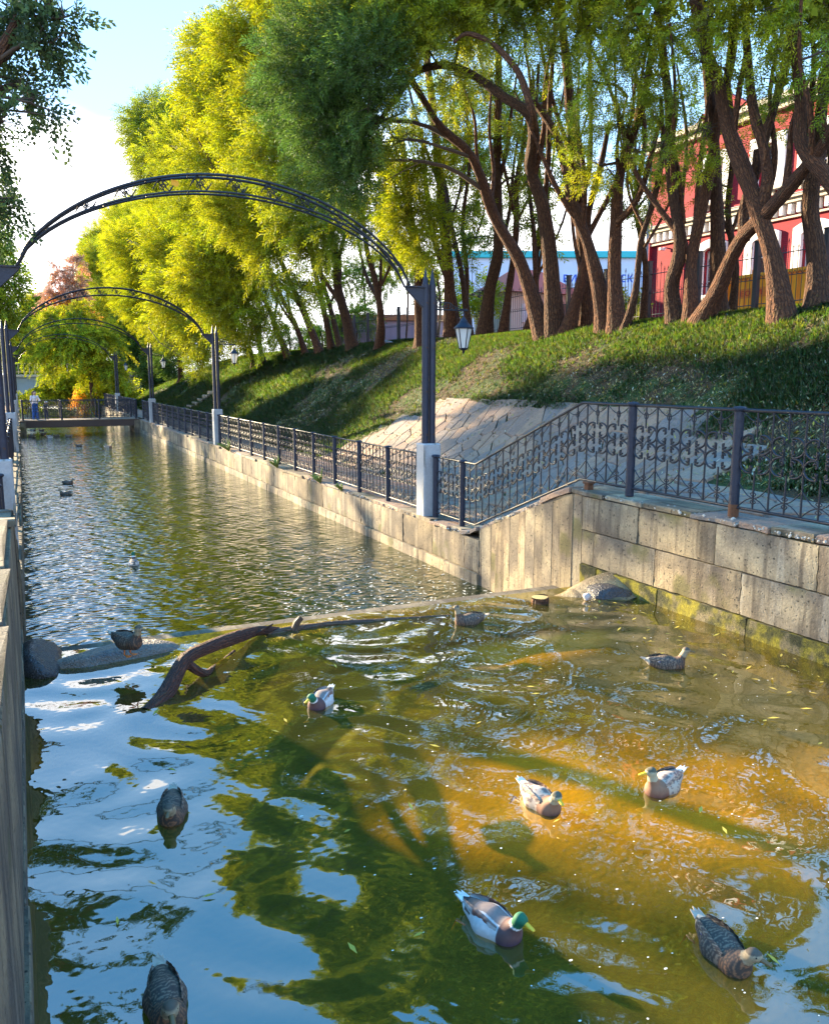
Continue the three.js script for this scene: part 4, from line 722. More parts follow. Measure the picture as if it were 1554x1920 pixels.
// slender back row between the crest and the fence
[['slim leafy willow behind the three-trunked one', [[1010, 605], [1006, 500], [1015, 380], [1000, 260], [1010, 120]], [[1010, 420, 40], [975, 360, 42], [1045, 360, 38], [1000, 270, 45], [1060, 290, 40], [1030, 180, 50], [960, 200, 44]]],
 ['slim leafy willow behind the twin-trunked one', [[1205, 600], [1210, 500], [1195, 380], [1205, 260], [1190, 130]], [[1205, 380, 32], [1165, 400, 34], [1235, 330, 32], [1190, 300, 40], [1150, 330, 36], [1225, 230, 42], [1180, 210, 44]]],
 ['slim leafy willow behind the lantern', [[870, 615], [875, 520], [868, 420], [880, 300], [870, 160]], [[872, 450, 34], [845, 390, 40], [900, 380, 40], [920, 440, 32], [870, 300, 46], [910, 290, 42], [860, 210, 46], [930, 190, 40]]],
 ['slim leafy willow at the house corner', [[1370, 596], [1375, 500], [1362, 400], [1372, 280], [1365, 150]], [[1330, 350, 30], [1375, 260, 34], [1340, 200, 40], [1410, 190, 40], [1440, 230, 28], [1300, 300, 32]]]].forEach(([label, st, lb], i) => willow(label, [[st, 17 + (i % 2), 15.5, 0.11, 0.05]], lb.map(([x, y, r], k) => [x, y, r, 16 + (k % 3) * 0.5, ['l', 'y', 'g'][(k + i) % 3], 0.5])));
// tops of the near willows, above the frame: they stand mirrored in the pool
willow('high crown of the willow behind the lamp post, rising above the frame', [[[[846, 612], [838, 480], [820, 300], [800, 120], [780, -60], [770, -200]], 14.6, 11.4, 0.2, 0.07]], [[650, -130, 100, 9, 'g', 0.9], [760, -120, 110, 9.8, 'l', 0.9], [700, -250, 110, 9.4, 'l', 0.9], [800, -260, 120, 10.2, 'g', 0.9], [640, -380, 100, 9, 'l', 0.9], [760, -400, 130, 10, 'g', 0.9], [870, -160, 110, 10.6, 'l', 0.9], [720, -520, 120, 9.8, 'l', 0.9]], { size: 2.2, geo: sprayWide, k: 0.8 });
willow('high crown of the three-trunked willow, rising above the frame', [[[[1100, 612], [1096, 480], [1080, 300], [1060, 100], [1040, -80], [1020, -240]], 14.6, 12, 0.2, 0.07]], [[960, -160, 110, 11, 'l', 0.9], [1060, -160, 120, 11.6, 'g', 0.9], [920, -320, 130, 11, 'g', 0.9], [1040, -320, 130, 11.8, 'l', 0.9], [880, -500, 140, 10.6, 'l', 0.9], [1020, -520, 150, 11.6, 'g', 0.9], [1140, -200, 110, 12, 'l', 0.9]], { size: 2.2, geo: sprayWide, k: 0.8 });
willow('high crown of the willows before the red house, rising above the frame', [[[[1345, 600], [1350, 480], [1340, 300], [1320, 100], [1300, -80], [1290, -240]], 15, 13, 0.2, 0.07]], [[1200, -180, 120, 12.4, 'l', 0.8], [1320, -180, 120, 12.8, 'g', 0.8], [1180, -360, 140, 12.2, 'g', 0.8], [1320, -380, 140, 12.8, 'l', 0.8], [1440, -220, 120, 13, 'l', 0.8], [1540, -160, 110, 13, 'g', 0.8], [1460, -420, 150, 13, 'g', 0.8]], { size: 2.2, geo: sprayWide, k: 0.8 });
// far end of the canal
function farTree(name, label, cat, foot, lobes, o = {}) {
  treeSeed += 7; const t = thing(name, label, cat, [0, 0, 0], 0, o.group), D = o.depth;
  const b = onD(foot[0], foot[1], D), L = lobes.map(([x, y, r, tone, dd = 0, dens]) => [onD(x, y, D + dd), r * (D + dd) / FPX, tone, dens]); b.y = Math.min(b.y, o.y ?? 0.8);
  const c = L[0][0], line = smoothPath([b, b.clone().lerp(c, 0.5).add(V(0.2, 0.3, 0)), c], 10);
  mesh('trunk', tube(line, (u) => lerp(o.r || 0.2, 0.07, u), 9, false), bark[0], t); mesh('bough', limbs([line], L, treeSeed, 0.06), twigMat, t); crown(t, L, treeSeed + 3, o.geo || sprayWide, o.k || 0.6, o.size || 1.6); return t;
}
[[905, 545, 34, 40, 'l'], [870, 570, 26, 44, 'y'], [1180, 560, 20, 34, 'y'], [665, 590, 40, 62, 'g'], [600, 620, 34, 58, 'l'], [540, 630, 30, 66, 'g'], [760, 470, 50, 60, 'g'], [680, 510, 46, 66, 'g'], [820, 520, 30, 50, 'l']].forEach(([x, y, r, D, tone], i) => farTree('garden_shrub', ['yellow-green bush left of the lodge behind the fence', 'yellow bush behind the lantern', 'small yellow bush at the foot of the hall', 'pale bush left of the slatted fence', 'light bush between the leaning stems', 'bush between the leaning stems farthest left', 'thin tree behind the tall lamp post', 'thin tree behind the slim forked willow', 'bush right of the tall lamp post behind the fence'][i], 'shrub', [x, y + 60], [[x, y, r, tone, 0, 0.5], [x + r * 0.7, y + r * 0.4, r * 0.7, tone, 0, 0.5], [x - r * 0.7, y + r * 0.3, r * 0.7, tone, 0, 0.5]], { depth: D, k: 0.3, size: 1.5, y: 5.2, r: 0.07 }));
farTree('linden_tree', 'yellow-green tree overhanging the left end of the far canal', 'tree', [175, 745], [[150, 640, 44, 'l', 0, 0.8], [110, 640, 40, 'l', 0, 0.7], [90, 600, 34, 'l', 2, 0.5], [190, 630, 40, 'l', 0, 0.8], [140, 590, 40, 'l', 3, 0.6], [75, 665, 26, 'l', 0, 0.6], [215, 690, 34, 'l', 0, 0.8], [185, 690, 30, 'y', 0, 0.8], [100, 690, 22, 'l', 0, 0.5], [160, 700, 22, 'y', 0, 0.6], [60, 630, 22, 'l', 0, 0.5]], { depth: 72, k: 0.55 });
farTree('linden_tree', 'pale green tree behind the left end of the road bridge', 'tree', [30, 740], [[20, 640, 34, 'l', 0, 0.8], [55, 610, 36, 'g', 0, 0.7], [85, 650, 34, 'l', 0, 0.8], [40, 680, 26, 'g', 0, 0.8], [0, 600, 34, 'g', 0, 0.7], [70, 570, 28, 'l', 0, 0.5]], { depth: 124, k: 1, size: 2.4 });
farTree('linden_tree', 'dark green tree closing the view behind the road bridge arch', 'tree', [85, 760], [[85, 735, 22, 'g', 0, 1.2], [60, 740, 20, 'g', 0, 1.2], [110, 720, 34, 'g', 0, 1.2], [150, 680, 40, 'g', 0, 1]], { depth: 130, k: 1, size: 2.4 });
farTree('round_shrub', 'bright yellow-green rounded shrub at the far right bank', 'shrub', [130, 750], [[125, 722, 28, 'y', 0, 1.4], [105, 735, 16, 'y', 0, 1.4], [148, 735, 20, 'l', 0, 1.4]], { depth: 80, size: 1.1, k: 1.2, r: 0.08 });
farTree('yellow_bush', 'low yellow bush behind the footbridge railing', 'shrub', [190, 760], [[180, 742, 20, 'y'], [205, 738, 22, 'y'], [230, 735, 20, 'l'], [160, 755, 14, 'o']], { depth: 74, size: 1.2, k: 0.9, r: 0.06 });
farTree('low_shrub', 'small pale shrub at the left end of the footbridge', 'shrub', [48, 760], [[48, 750, 9, 'y', 0, 1.3], [58, 754, 7, 'l', 0, 1.3]], { depth: 62, size: 0.9, k: 1.2, r: 0.04 });
farTree('maple_tree', 'thin orange-tinted maple rising behind the far trees', 'tree', [130, 720], [[130, 585, 34, 'o', 0, 0.7], [110, 555, 30, 'b', 0, 0.28], [140, 540, 34, 'b', 0, 0.25], [115, 515, 28, 'b', 0, 0.16], [145, 500, 26, 'b', 0, 0.14], [95, 600, 26, 'l', 0, 0.4], [160, 600, 26, 'o', 0, 0.6]], { depth: 95, k: 1, size: 1.7, r: 0.3 });
farTree('left_tree', 'dense green tree on the left bank cut by the frame edge', 'tree', [-60, 760], [[5, 530, 28, 'g', 0, 1.2], [-15, 490, 34, 'g', 0, 1], [10, 580, 24, 'g', 0, 1.2], [-30, 560, 34, 'g'], [-20, 620, 30, 'g'], [14, 620, 15, 'l'], [-40, 450, 40, 'g']], { depth: 52, k: 0.7, size: 1.2 });
// near left bank: leaves hanging into the top left corner
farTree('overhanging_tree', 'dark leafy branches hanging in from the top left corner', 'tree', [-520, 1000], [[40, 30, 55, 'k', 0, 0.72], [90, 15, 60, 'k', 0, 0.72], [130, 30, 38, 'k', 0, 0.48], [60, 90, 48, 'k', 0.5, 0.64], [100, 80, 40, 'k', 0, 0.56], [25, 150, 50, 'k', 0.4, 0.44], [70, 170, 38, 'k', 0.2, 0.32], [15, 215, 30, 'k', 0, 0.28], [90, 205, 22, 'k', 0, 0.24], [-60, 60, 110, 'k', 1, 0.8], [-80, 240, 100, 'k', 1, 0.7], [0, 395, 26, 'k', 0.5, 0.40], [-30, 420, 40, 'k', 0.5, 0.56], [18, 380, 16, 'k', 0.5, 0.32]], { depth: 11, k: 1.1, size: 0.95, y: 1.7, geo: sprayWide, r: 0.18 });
// left bank row, outside the frame: its shade lies across the canal and the right bank
function bankTree(label, x, z, h, R, seed, tone = 'g') {
  const t = thing('bank_tree', label, 'tree', [0, 0, 0], 0, 'trees of the left bank row'), r = mulberry(seed), b = V(x, edgeY(z) - 0.1, z), c = V(x + (r() - 0.5), h - R, z + (r() - 0.5)), line = smoothPath([b, b.clone().lerp(c, 0.5).add(V(r() - 0.5, 0, r() - 0.5)), c], 12), L = [[c, R, tone, 0.8]];
  for (let i = 0; i < 7; i++) { const a = i / 7 * 6.28 + r(), e = R * (0.55 + 0.3 * r()); L.push([c.clone().add(V(Math.cos(a) * R * 0.8, (r() - 0.6) * R * 0.7, Math.sin(a) * R * 1.2)), e, tone, 0.8]); }
  mesh('trunk', tube(line, (u) => lerp(0.24, 0.09, u), 9, false), bark[0], t); mesh('bough', limbs([line], L, seed, 0.06), twigMat, t); crown(t, L, seed + 1, sprayWide, 0.32, 2.0);
}
[[-5.5, -40, 16.2, 2.4], [-4.8, -45.5, 16, 2.3], [-5.4, -51, 15.4, 2.2], [-5, -65, 13.6, 2.1], [-5.5, -81, 14.5, 2.6], [-5, -88, 14, 2.8]].forEach(([x, z, h, R], i) => bankTree(`${['nearest', 'second nearest', 'third nearest', 'fourth nearest', 'second farthest', 'farthest'][i]} tree of the left bank row`, x, z, h, R, 500 + i * 3));

// ================================================================ grass, weeds and fallen leaves
{
  const r = mulberry(61), pos = [], nor = [], idx = [];
  for (let i = 0; i < 9; i++) { const a = r() * 6.28, l = 0.10 + r() * 0.10, lean = 0.25 + r() * 0.6, w = 0.0045 + r() * 0.003, bx = (r() - 0.5) * 0.07, bz = (r() - 0.5) * 0.07, cx = Math.cos(a), cz = Math.sin(a), k = pos.length / 3;
    for (const [u, s] of [[0, 1], [0, -1], [0.55, 0.8], [0.55, -0.8], [1, 0]]) { pos.push(bx + cx * lean * l * u * u - cz * w * s, l * u * (1 - 0.25 * lean * u), bz + cz * lean * l * u * u + cx * w * s); nor.push(cx * -0.4, 0.9, cz * -0.4); }
    idx.push(k, k + 1, k + 2, k + 1, k + 3, k + 2, k + 2, k + 3, k + 4); }
  const g = new THREE.BufferGeometry(); g.setAttribute('position', new THREE.Float32BufferAttribute(pos, 3)); g.setAttribute('normal', new THREE.Float32BufferAttribute(nor, 3)); g.setIndex(idx);
  const lawn = (x, z) => ss(0.36, 0.56, fbm(x * 0.55 + 4, z * 0.42, 2, 4) + 0.14 * ss(11.5, 14, x) + 0.1 * (fbm(x * 3, z * 3, 7, 2) - 0.5));
  const sow = (name, label, n, f) => {
    const at = [], m = new THREE.Matrix4(), q = new THREE.Quaternion(), c = new THREE.Color(), cols = [];
    for (let i = 0; i < n; i++) { const s = f(); if (!s) continue; q.setFromEuler(new THREE.Euler((r() - 0.5) * 0.4, r() * 6.28, (r() - 0.5) * 0.4 + (s.tilt || 0))); m.compose(s.p, q, V(s.s, s.s * (s.h || 1), s.s)); at.push(m.clone()); cols.push(s.c); }
    const im = new THREE.InstancedMesh(name === 'grass' ? g : s2, name === 'grass' ? grassMat : litterMat, at.length); at.forEach((k, i) => { im.setMatrixAt(i, k); im.setColorAt(i, c.setRGB(...cols[i])); });
    im.name = numbered(name); im.userData = { kind: 'stuff', label, category: name === 'grass' ? 'grass' : 'leaves' }; im.castShadow = im.receiveShadow = true; scene.add(im);
  };
  const grassMat = phys({ color: lin(1, 1, 1), roughness: 0.8, transmission: 0.3, thickness: 0, specularIntensity: 0.4, side: THREE.DoubleSide });
  const litterMat = phys({ color: lin(1, 1, 1), roughness: 0.85, transmission: 0.2, thickness: 0, specularIntensity: 0.4, side: THREE.DoubleSide });
  const s2 = new THREE.BufferGeometry(); s2.setAttribute('position', new THREE.Float32BufferAttribute([-0.045, 0, 0, 0, 0.006, 0.012, 0.045, 0.008, 0, 0, 0.006, -0.012], 3)); s2.setIndex([0, 1, 2, 0, 2, 3]); s2.computeVertexNormals();
  const green = () => { const t = r(), k = 0.75 + 0.5 * r(); return t < 0.7 ? [0.15 * k, 0.32 * k, 0.022 * k] : t < 0.94 ? [0.34 * k, 0.40 * k, 0.028 * k] : [0.34 * k, 0.28 * k, 0.10 * k]; };
  const spot = (x, z) => V(x, groundY(x, z) - 0.01, z);
  sow('grass', 'short green grass growing in patches on the right bank', 210000, () => { const z = lerp(-5.5, -34, Math.pow(r(), 1.15)), x = lerp(8.35, 17.5, r()); if (globalThis.paved(x, z) || r() > 0.06 + 0.94 * lawn(x, z)) return null; return { p: spot(x, z), s: 0.5 + 0.5 * r(), h: 0.45 + 0.5 * r(), c: green() }; });
  sow('grass', 'short green grass on the farther part of the right bank', 60000, () => { const z = lerp(-34, -88, Math.pow(r(), 1.2)), x = lerp(8.4, 17, r()); if (r() > 0.06 + 0.94 * lawn(x, z)) return null; return { p: spot(x, z), s: 1.3 + 0.8 * r(), h: 0.7, c: green() }; });
  const dead = () => { const k = 0.6 + 0.7 * r(), t = r(); return t < 0.45 ? [0.42 * k, 0.33 * k, 0.15 * k] : t < 0.75 ? [0.26 * k, 0.16 * k, 0.07 * k] : t < 0.9 ? [0.45 * k, 0.36 * k, 0.05 * k] : [0.55 * k, 0.50 * k, 0.36 * k]; };
  sow('fallen_leaves', 'dry willow leaves scattered over the bank and paving', 60000, () => { const z = lerp(-4, -40, Math.pow(r(), 1.4)), x = r() < 0.12 ? lerp(6.9, 8.4, r()) : lerp(8.3, 14.5, r()), pv = globalThis.paved(x, z) || x < 8.35; if (pv ? r() > 0.13 : r() > 1.05 - 0.68 * lawn(x, z)) return null; const p = spot(x, z); p.y += pv ? 0.075 : 0.03 + 0.03 * r(); if (x < 8.3) p.y = edgeY(z) + 0.03; return { p, s: 0.6 + 0.7 * r(), c: dead(), tilt: x > 8.4 ? 0.55 : 0 }; });
  sow('fallen_leaves', 'a few yellow leaves floating on the pool', 150, () => { const x = r() < 0.5 ? lerp(5.2, 6.4, r()) : lerp(0.2, 6.3, r()), z = lerp(-7.8, -1.5, r()); const k = 0.7 + 0.6 * r(); return { p: V(x, POOL + 0.012, z), s: 0.6 + 0.5 * r(), c: [0.5 * k, 0.38 * k, 0.06 * k] }; });
  // tufts of weed in the wall joints
  [[600, 838, 0.28], [430, 832, 0.4], [640, 862, 0.2], [520, 842, 0.3]].forEach(([px, py, s], i) => {
    const p = onX(px, py, XR - 0.01); const t = thing('weed_tuft', `green weed sprouting from the right wall edge, ${['right of', 'below', 'farther right of', 'near'][i]} the second pedestal`, 'weed', [p.x, Math.min(p.y, PATH - 0.05), p.z], 0, 'weeds in the wall joints');
    const gs = []; for (let k = 0; k < 26; k++) { const a = r() * 6.28, l = s * (0.5 + r()), e = V(-0.4 + Math.cos(a) * 0.5, 0.5 + r() * 0.3, Math.sin(a) * 0.7).normalize().multiplyScalar(l); gs.push(tube([V(0, 0, 0), e.clone().multiplyScalar(0.6).add(V(0, 0.03, 0)), e], [0.006, 0.02, 0.002], 4, false)); }
    mesh('leaf_clump', gs, phys({ color: lin(0.2, 0.26, 0.03), roughness: 0.85, transmission: 0.25, thickness: 0 }), t);
  });
}
console.log('sprays', sprayTotal);

// ================================================================ behind the bank: fence, red house, hoarding, far buildings
const brickMap = tex(512, 512, (u, v) => { const r = Math.floor(v * 24), x = u * 8 + (r % 2) * 0.5, fx = x - Math.floor(x), fy = v * 24 - r, j = Math.min(fx * 3, (1 - fx) * 3, fy, 1 - fy) < 0.12, t = hash(Math.floor(x) % 8, r, 9), g = T(u, v, 60, 2, 3), a = T(u, v, 4, 3, 9); let c = mix3([0.56, 0.06, 0.16], [0.68, 0.10, 0.20], t * 0.6 + a * 0.4); if (j) c = mix3(c, [0.46, 0.10, 0.10], 0.7); return c.map((k) => k * (0.88 + 0.24 * g)); });
const redBrick = std({ map: scaled(brickMap, 0.5), roughness: 0.85, color: lin(0.8, 0.75, 0.8) }), whitePaint = std({ color: lin(0.66, 0.64, 0.66), roughness: 0.8, bumpMap: scaled(concreteBump, 1), bumpScale: 0.01 }), stoneTrim = std({ color: lin(0.52, 0.46, 0.38), roughness: 0.85, bumpMap: scaled(concreteBump, 1), bumpScale: 0.02 });
const windowGlass = phys({ color: lin(0.92, 0.95, 0.96), roughness: 0.03, transmission: 1, thickness: 0, ior: 1.5 }), greyMetal = std({ color: lin(0.20, 0.22, 0.26), roughness: 0.6 });
{
  const X = 29.5, h = thing('red_house', 'two-storey red brick house with white window surrounds behind the fence', 'house', [X, 0, 0]);
  // facade along z, face to -x; drawn in (z, y) and turned
  const z0 = -34.9, z1 = -4, sillL = 7.1, sillU = 11.35, cs = [-30.3, -27.35, -24.8, -22.2, -19.6, -17, -14.4];
  const open = (c, y, hw, hh, arch) => { const p = new THREE.Path(); p.moveTo(c - hw, y); p.lineTo(c - hw, y + hh); if (arch) p.quadraticCurveTo(c, y + hh + arch * 2, c + hw, y + hh); else p.lineTo(c + hw, y + hh); p.lineTo(c + hw, y); p.closePath(); return p; };
  const turn = (g) => g.rotateY(-Math.PI / 2);      // shape x -> z, depth -> -x
  const wallShape = new THREE.Shape([[z0, 4], [z1, 4], [z1, 14.6], [z0, 14.6]].map(([a, b]) => new THREE.Vector2(a, b)));
  for (const c of cs) { wallShape.holes.push(open(c, sillL, 0.52, 2.0, 0.16), open(c, sillU, 0.5, 1.75, 0)); }
  mesh('wall', boxUV(turn(new THREE.ExtrudeGeometry(wallShape, { depth: 0.45, bevelEnabled: false })).translate(0.45, 0, 0)), redBrick, h);
  mesh('end_wall', boxUV(box(12, 10.6, 0.4, 6.45, 9.3, z0 + 0.2 + 0.002)), redBrick, h);
  mesh('back_wall', box(0.3, 10.6, 31, 12.4, 9.3, -19.4), whitePaint, h); mesh('side_wall', boxUV(box(12, 10.6, 0.4, 6.45, 9.3, z1 - 0.25)), redBrick, h); mesh('floor', [box(11.6, 0.2, 30, 6.3, 5.9, -19.4), box(11.6, 0.3, 30, 6.3, 10.5, -19.4), box(11.6, 0.2, 30, 6.3, 14.5, -19.4)], timber, h);
  for (const c of cs) for (const [y, hh, arch, hw, up] of [[sillL, 2.0, 0.16, 0.52, false], [sillU, 1.75, 0, 0.5, true]]) {
    const s = new THREE.Shape(); const ow = up ? 0.95 : 0.92, ot = up ? 0.3 : 0.42; s.moveTo(c - ow, y - 0.15); s.lineTo(c - ow, y + hh + ot * 0.6); if (!up) s.quadraticCurveTo(c, y + hh + ot + 0.3, c + ow, y + hh + ot * 0.6); else { s.lineTo(c - ow, y + hh + ot); s.lineTo(c + ow, y + hh + ot); } s.lineTo(c + ow, y - 0.15); s.closePath(); s.holes.push(open(c, y, hw - 0.02, hh - 0.02, arch));
    const w = mesh('window', turn(new THREE.ExtrudeGeometry(s, { depth: 0.12, bevelEnabled: true, bevelSize: 0.02, bevelThickness: 0.02, bevelSegments: 1 })).translate(-0.02, 0, 0), whitePaint, h);
    mesh('frame', [box(0.07, hh, 0.07, 0.22, y + hh / 2, c - hw + 0.05), box(0.07, hh, 0.07, 0.22, y + hh / 2, c + hw - 0.05), box(0.06, hh, 0.06, 0.21, y + hh / 2, c), box(0.06, 0.06, hw * 2 - 0.1, 0.217, y + hh * 0.68, c), box(0.06, 0.05, hw * 2 - 0.1, 0.217, y + hh * 0.32, c), box(0.08, 0.08, hw * 2, 0.225, y + 0.05, c), box(0.08, 0.08, hw * 2, 0.225, y + hh - 0.02, c)], whitePaint, w);
    for (const k of [-1, 1]) mesh('pane', box(0.012, hh - 0.05, hw - 0.06, 0.25, y + hh / 2, c + k * hw / 2), windowGlass, w);
    mesh('sill', [box(0.28, 0.09, 2 * ow + 0.16, -0.16, y - 0.2, c), ...(up ? [-0.75, -0.4, 0, 0.4, 0.75].map((k) => box(0.12, 0.2, 0.13, -0.08, y - 0.35, c + k)) : [])], stoneTrim, w);
  }
  mesh('cornice', [box(0.5, 0.10, z1 - z0 + 0.3, -0.20, 10.62, (z0 + z1) / 2), box(0.36, 0.16, z1 - z0 + 0.2, -0.14, 10.48, (z0 + z1) / 2), box(0.14, 0.08, z1 - z0 + 0.1, -0.06, 9.86, (z0 + z1) / 2)], stoneTrim, h);
  mesh('flashing', box(0.54, 0.03, z1 - z0 + 0.34, -0.21, 10.69, (z0 + z1) / 2), greyMetal, h);
  for (let z = z0 + 0.2; z < z1; z += 0.44) mesh('bracket', box(0.26, 0.42, 0.2, -0.11, 10.17, z, 0.02), whitePaint, h);
  mesh('upper_cornice', [box(0.55, 0.22, z1 - z0 + 0.3, -0.22, 14.7, (z0 + z1) / 2), box(0.3, 0.3, z1 - z0 + 0.1, -0.1, 14.44, (z0 + z1) / 2)], stoneTrim, h);
  mesh('parapet', boxUV(flat([[0, 14.8, -32.2], [0, 14.8, -28.2], [0, 16.0, -30.2], [0.4, 14.8, -32.2], [0.4, 14.8, -28.2], [0.4, 16.0, -30.2]], [[0, 1, 2], [3, 5, 4], [0, 2, 5, 3], [1, 4, 5, 2], [0, 3, 4, 1]])), redBrick, h);
  mesh('roof', flat([[-0.4, 14.82, z0 - 0.2], [-0.4, 14.82, z1], [6, 17.5, z1], [6, 17.5, z0 + 3], [12, 14.82, z0 - 0.2]], [[0, 1, 2, 3], [0, 3, 4]]), greyMetal, h);
  mesh('corner_strip', box(0.2, 6, 0.42, -0.08, 7.0, z0 + 0.22), redBrick, h);
  const dp = mesh('downpipe', tube([V(-0.12, 4.6, z0 + 2.6), V(-0.12, 9.8, z0 + 2.6)], 0.05, 8), redBrick, h);
  mesh('security_camera', [box(0.3, 0.12, 0.14, -0.3, 9.55, z0 + 1.5), box(0.2, 0.05, 0.05, -0.1, 9.62, z0 + 1.5)], whitePaint, h);
}
// ---- tall iron fence along the property behind the trees
{
  const spear = (z, y, h) => [bar(V(0, y, z), V(0, y + h, z), 0.011, 5), bar(V(0, y + h - 0.02, z), V(0, y + h - 0.16, z + 0.055), 0.007, 4), bar(V(0, y + h - 0.02, z), V(0, y + h - 0.16, z - 0.055), 0.007, 4)];
  const t = thing('iron_fence', 'tall black iron fence with spear tops running behind the willow trunks', 'fence', [22, 0, 0]);
  const paint = std({ color: lin(0.03, 0.025, 0.03), roughness: 0.5 });
  for (let z = -7.6; z > -72; z -= 2.6) {
    const y = groundY(22, z) - 0.1, near = z > -60;
    mesh('post', [box(0.17, 2.35, 0.17, 0, y + 1.17, z, 0.01), box(0.2, 0.03, 0.2, 0, y + 2.36, z)], paint, t);
    const p = mesh('rail', [bar(V(0, y + 0.35, z - 0.08), V(0, y + 0.35, z - 2.52), 0.016, 4), bar(V(0, y + 1.15, z - 0.08), V(0, y + 1.15, z - 2.52), 0.014, 4), bar(V(0, y + 1.85, z - 0.08), V(0, y + 1.85, z - 2.52), 0.016, 4)], paint, t);
    const zig = [];
    for (let k = 1; k <= 12; k++) { const zz = z - 0.08 - k * 2.44 / 13; mesh('spear', spear(zz, y + 0.12, k % 3 === 1 ? 2.15 : 1.95), paint, p); if (near) zig.push(bar(V(0.012, y + 1.15, zz), V(0.012, y + 1.28, zz - 0.094), 0.008, 4), bar(V(0.012, y + 1.28, zz - 0.094), V(0.012, y + 1.15, zz - 0.188), 0.008, 4)); }
    if (zig.length) mesh('zigzag', zig, paint, p);
  }
}
// ---- orange board hoarding in front of the red house
{
  const orange = [[1.0, 0.30, 0.006], [1.0, 0.36, 0.008], [0.95, 0.24, 0.006]].map((c) => std({ color: lin(...c), roughness: 0.75 }));
  const t = thing('hoarding', 'bright orange plank hoarding between the fence and the red house', 'hoarding', [25.6, 0, 0]), r = mulberry(71), y0 = 5.4;
  let i = 0; for (let z = -25.3; z < -7; z += 0.165) { mesh('plank', box(0.03, 1.75 + r() * 0.03, 0.155, 0, y0 + 0.88, z, 0.004), orange[Math.floor(r() * 3)], t); }
  for (let z = -25.35; z < -7; z += 1.3) mesh('post', box(0.09, 1.95, 0.10, -0.065, y0 + 0.95, z, 0.006), orange[2], t);
  for (const y of [0.55, 1.72]) mesh('batten', box(0.06, 0.12, 18.4, -0.05, y0 + y, -16.1, 0.006), orange[1], t);
  const cv = document.createElement('canvas'); cv.width = 512; cv.height = 128; const g = cv.getContext('2d'); g.clearRect(0, 0, 512, 128); g.fillStyle = '#ee7a1e'; g.fillRect(0, 0, 512, 128); g.fillStyle = '#e0401a'; g.font = 'bold 96px sans-serif'; g.fillText('НЕО  И О', 20, 98);
  const ct = new THREE.CanvasTexture(cv); ct.colorSpace = THREE.SRGBColorSpace;
  const pg = new THREE.PlaneGeometry(2.3, 0.36); const lm = mesh('lettering', pg, std({ map: ct, roughness: 0.75 }), t); lm.rotation.y = -Math.PI / 2; lm.position.set(-0.021, y0 + 1.08, -24.0);
  const d = thing('barrel', 'blue barrel at the left end of the orange hoarding', 'barrel', [25.2, 5.35, -25.9]);
  mesh('drum', lathe([[0, 0], [0.26, 0.01], [0.28, 0.05], [0.29, 0.3], [0.275, 0.31], [0.29, 0.34], [0.29, 0.6], [0.275, 0.62], [0.28, 0.86], [0.24, 0.9]], 16), std({ color: lin(0.05, 0.22, 0.6), roughness: 0.5 }), d); mesh('lid', lathe([[0.27, 0.88], [0.27, 0.93], [0, 0.94]], 16), std({ color: lin(0.03, 0.03, 0.05), roughness: 0.5 }), d);
}
// ---- long pale hall with turquoise roof edge and blue letters, far behind
{
  const c = onD(1040, 600, 80), t = thing('pale_hall', 'long pale hall with turquoise roof edge and blue lettering far behind', 'building', [c.x, 5.5, c.z], -YAW);
  mesh('wall', box(21, 9.0, 8, 0, 4.5, -4), std({ color: lin(0.60, 0.68, 0.82), roughness: 0.7 }), t); mesh('roof_edge', [box(21.4, 0.62, 8.6, 0, 9.3, -4, 0.05)], std({ color: lin(0.02, 0.48, 0.52), roughness: 0.5 }), t);
  for (let i = 0; i < 5; i++) mesh('panel_joint', box(0.06, 8.9, 0.04, -8 + i * 4, 4.5, 0.01), greyMetal, t);
  const yel = mesh('sign_board', box(7, 1.7, 0.2, 6.9, 3.8, 0.12), std({ color: lin(0.85, 0.50, 0.02), roughness: 0.6 }), t); mesh('grey_strip', box(7.2, 0.3, 0.3, 6.9, 4.9, 0.15), greyMetal, t);  // solid grey metal strip above the sign board
  const cv = document.createElement('canvas'); cv.width = 1024; cv.height = 128; const g = cv.getContext('2d'); g.fillStyle = '#cfdcf2'; g.fillRect(0, 0, 1024, 128); g.fillStyle = '#2c5cc8'; g.font = 'bold 118px sans-serif'; g.fillText('ВИ', 6, 106); g.fillText('СКИЙ', 650, 106);
  const ct = new THREE.CanvasTexture(cv); ct.colorSpace = THREE.SRGBColorSpace; const lm = mesh('lettering', new THREE.PlaneGeometry(8.7, 1.1), std({ map: ct, roughness: 0.7 }), t); lm.position.set(4.9, 7.1, 0.03);
}
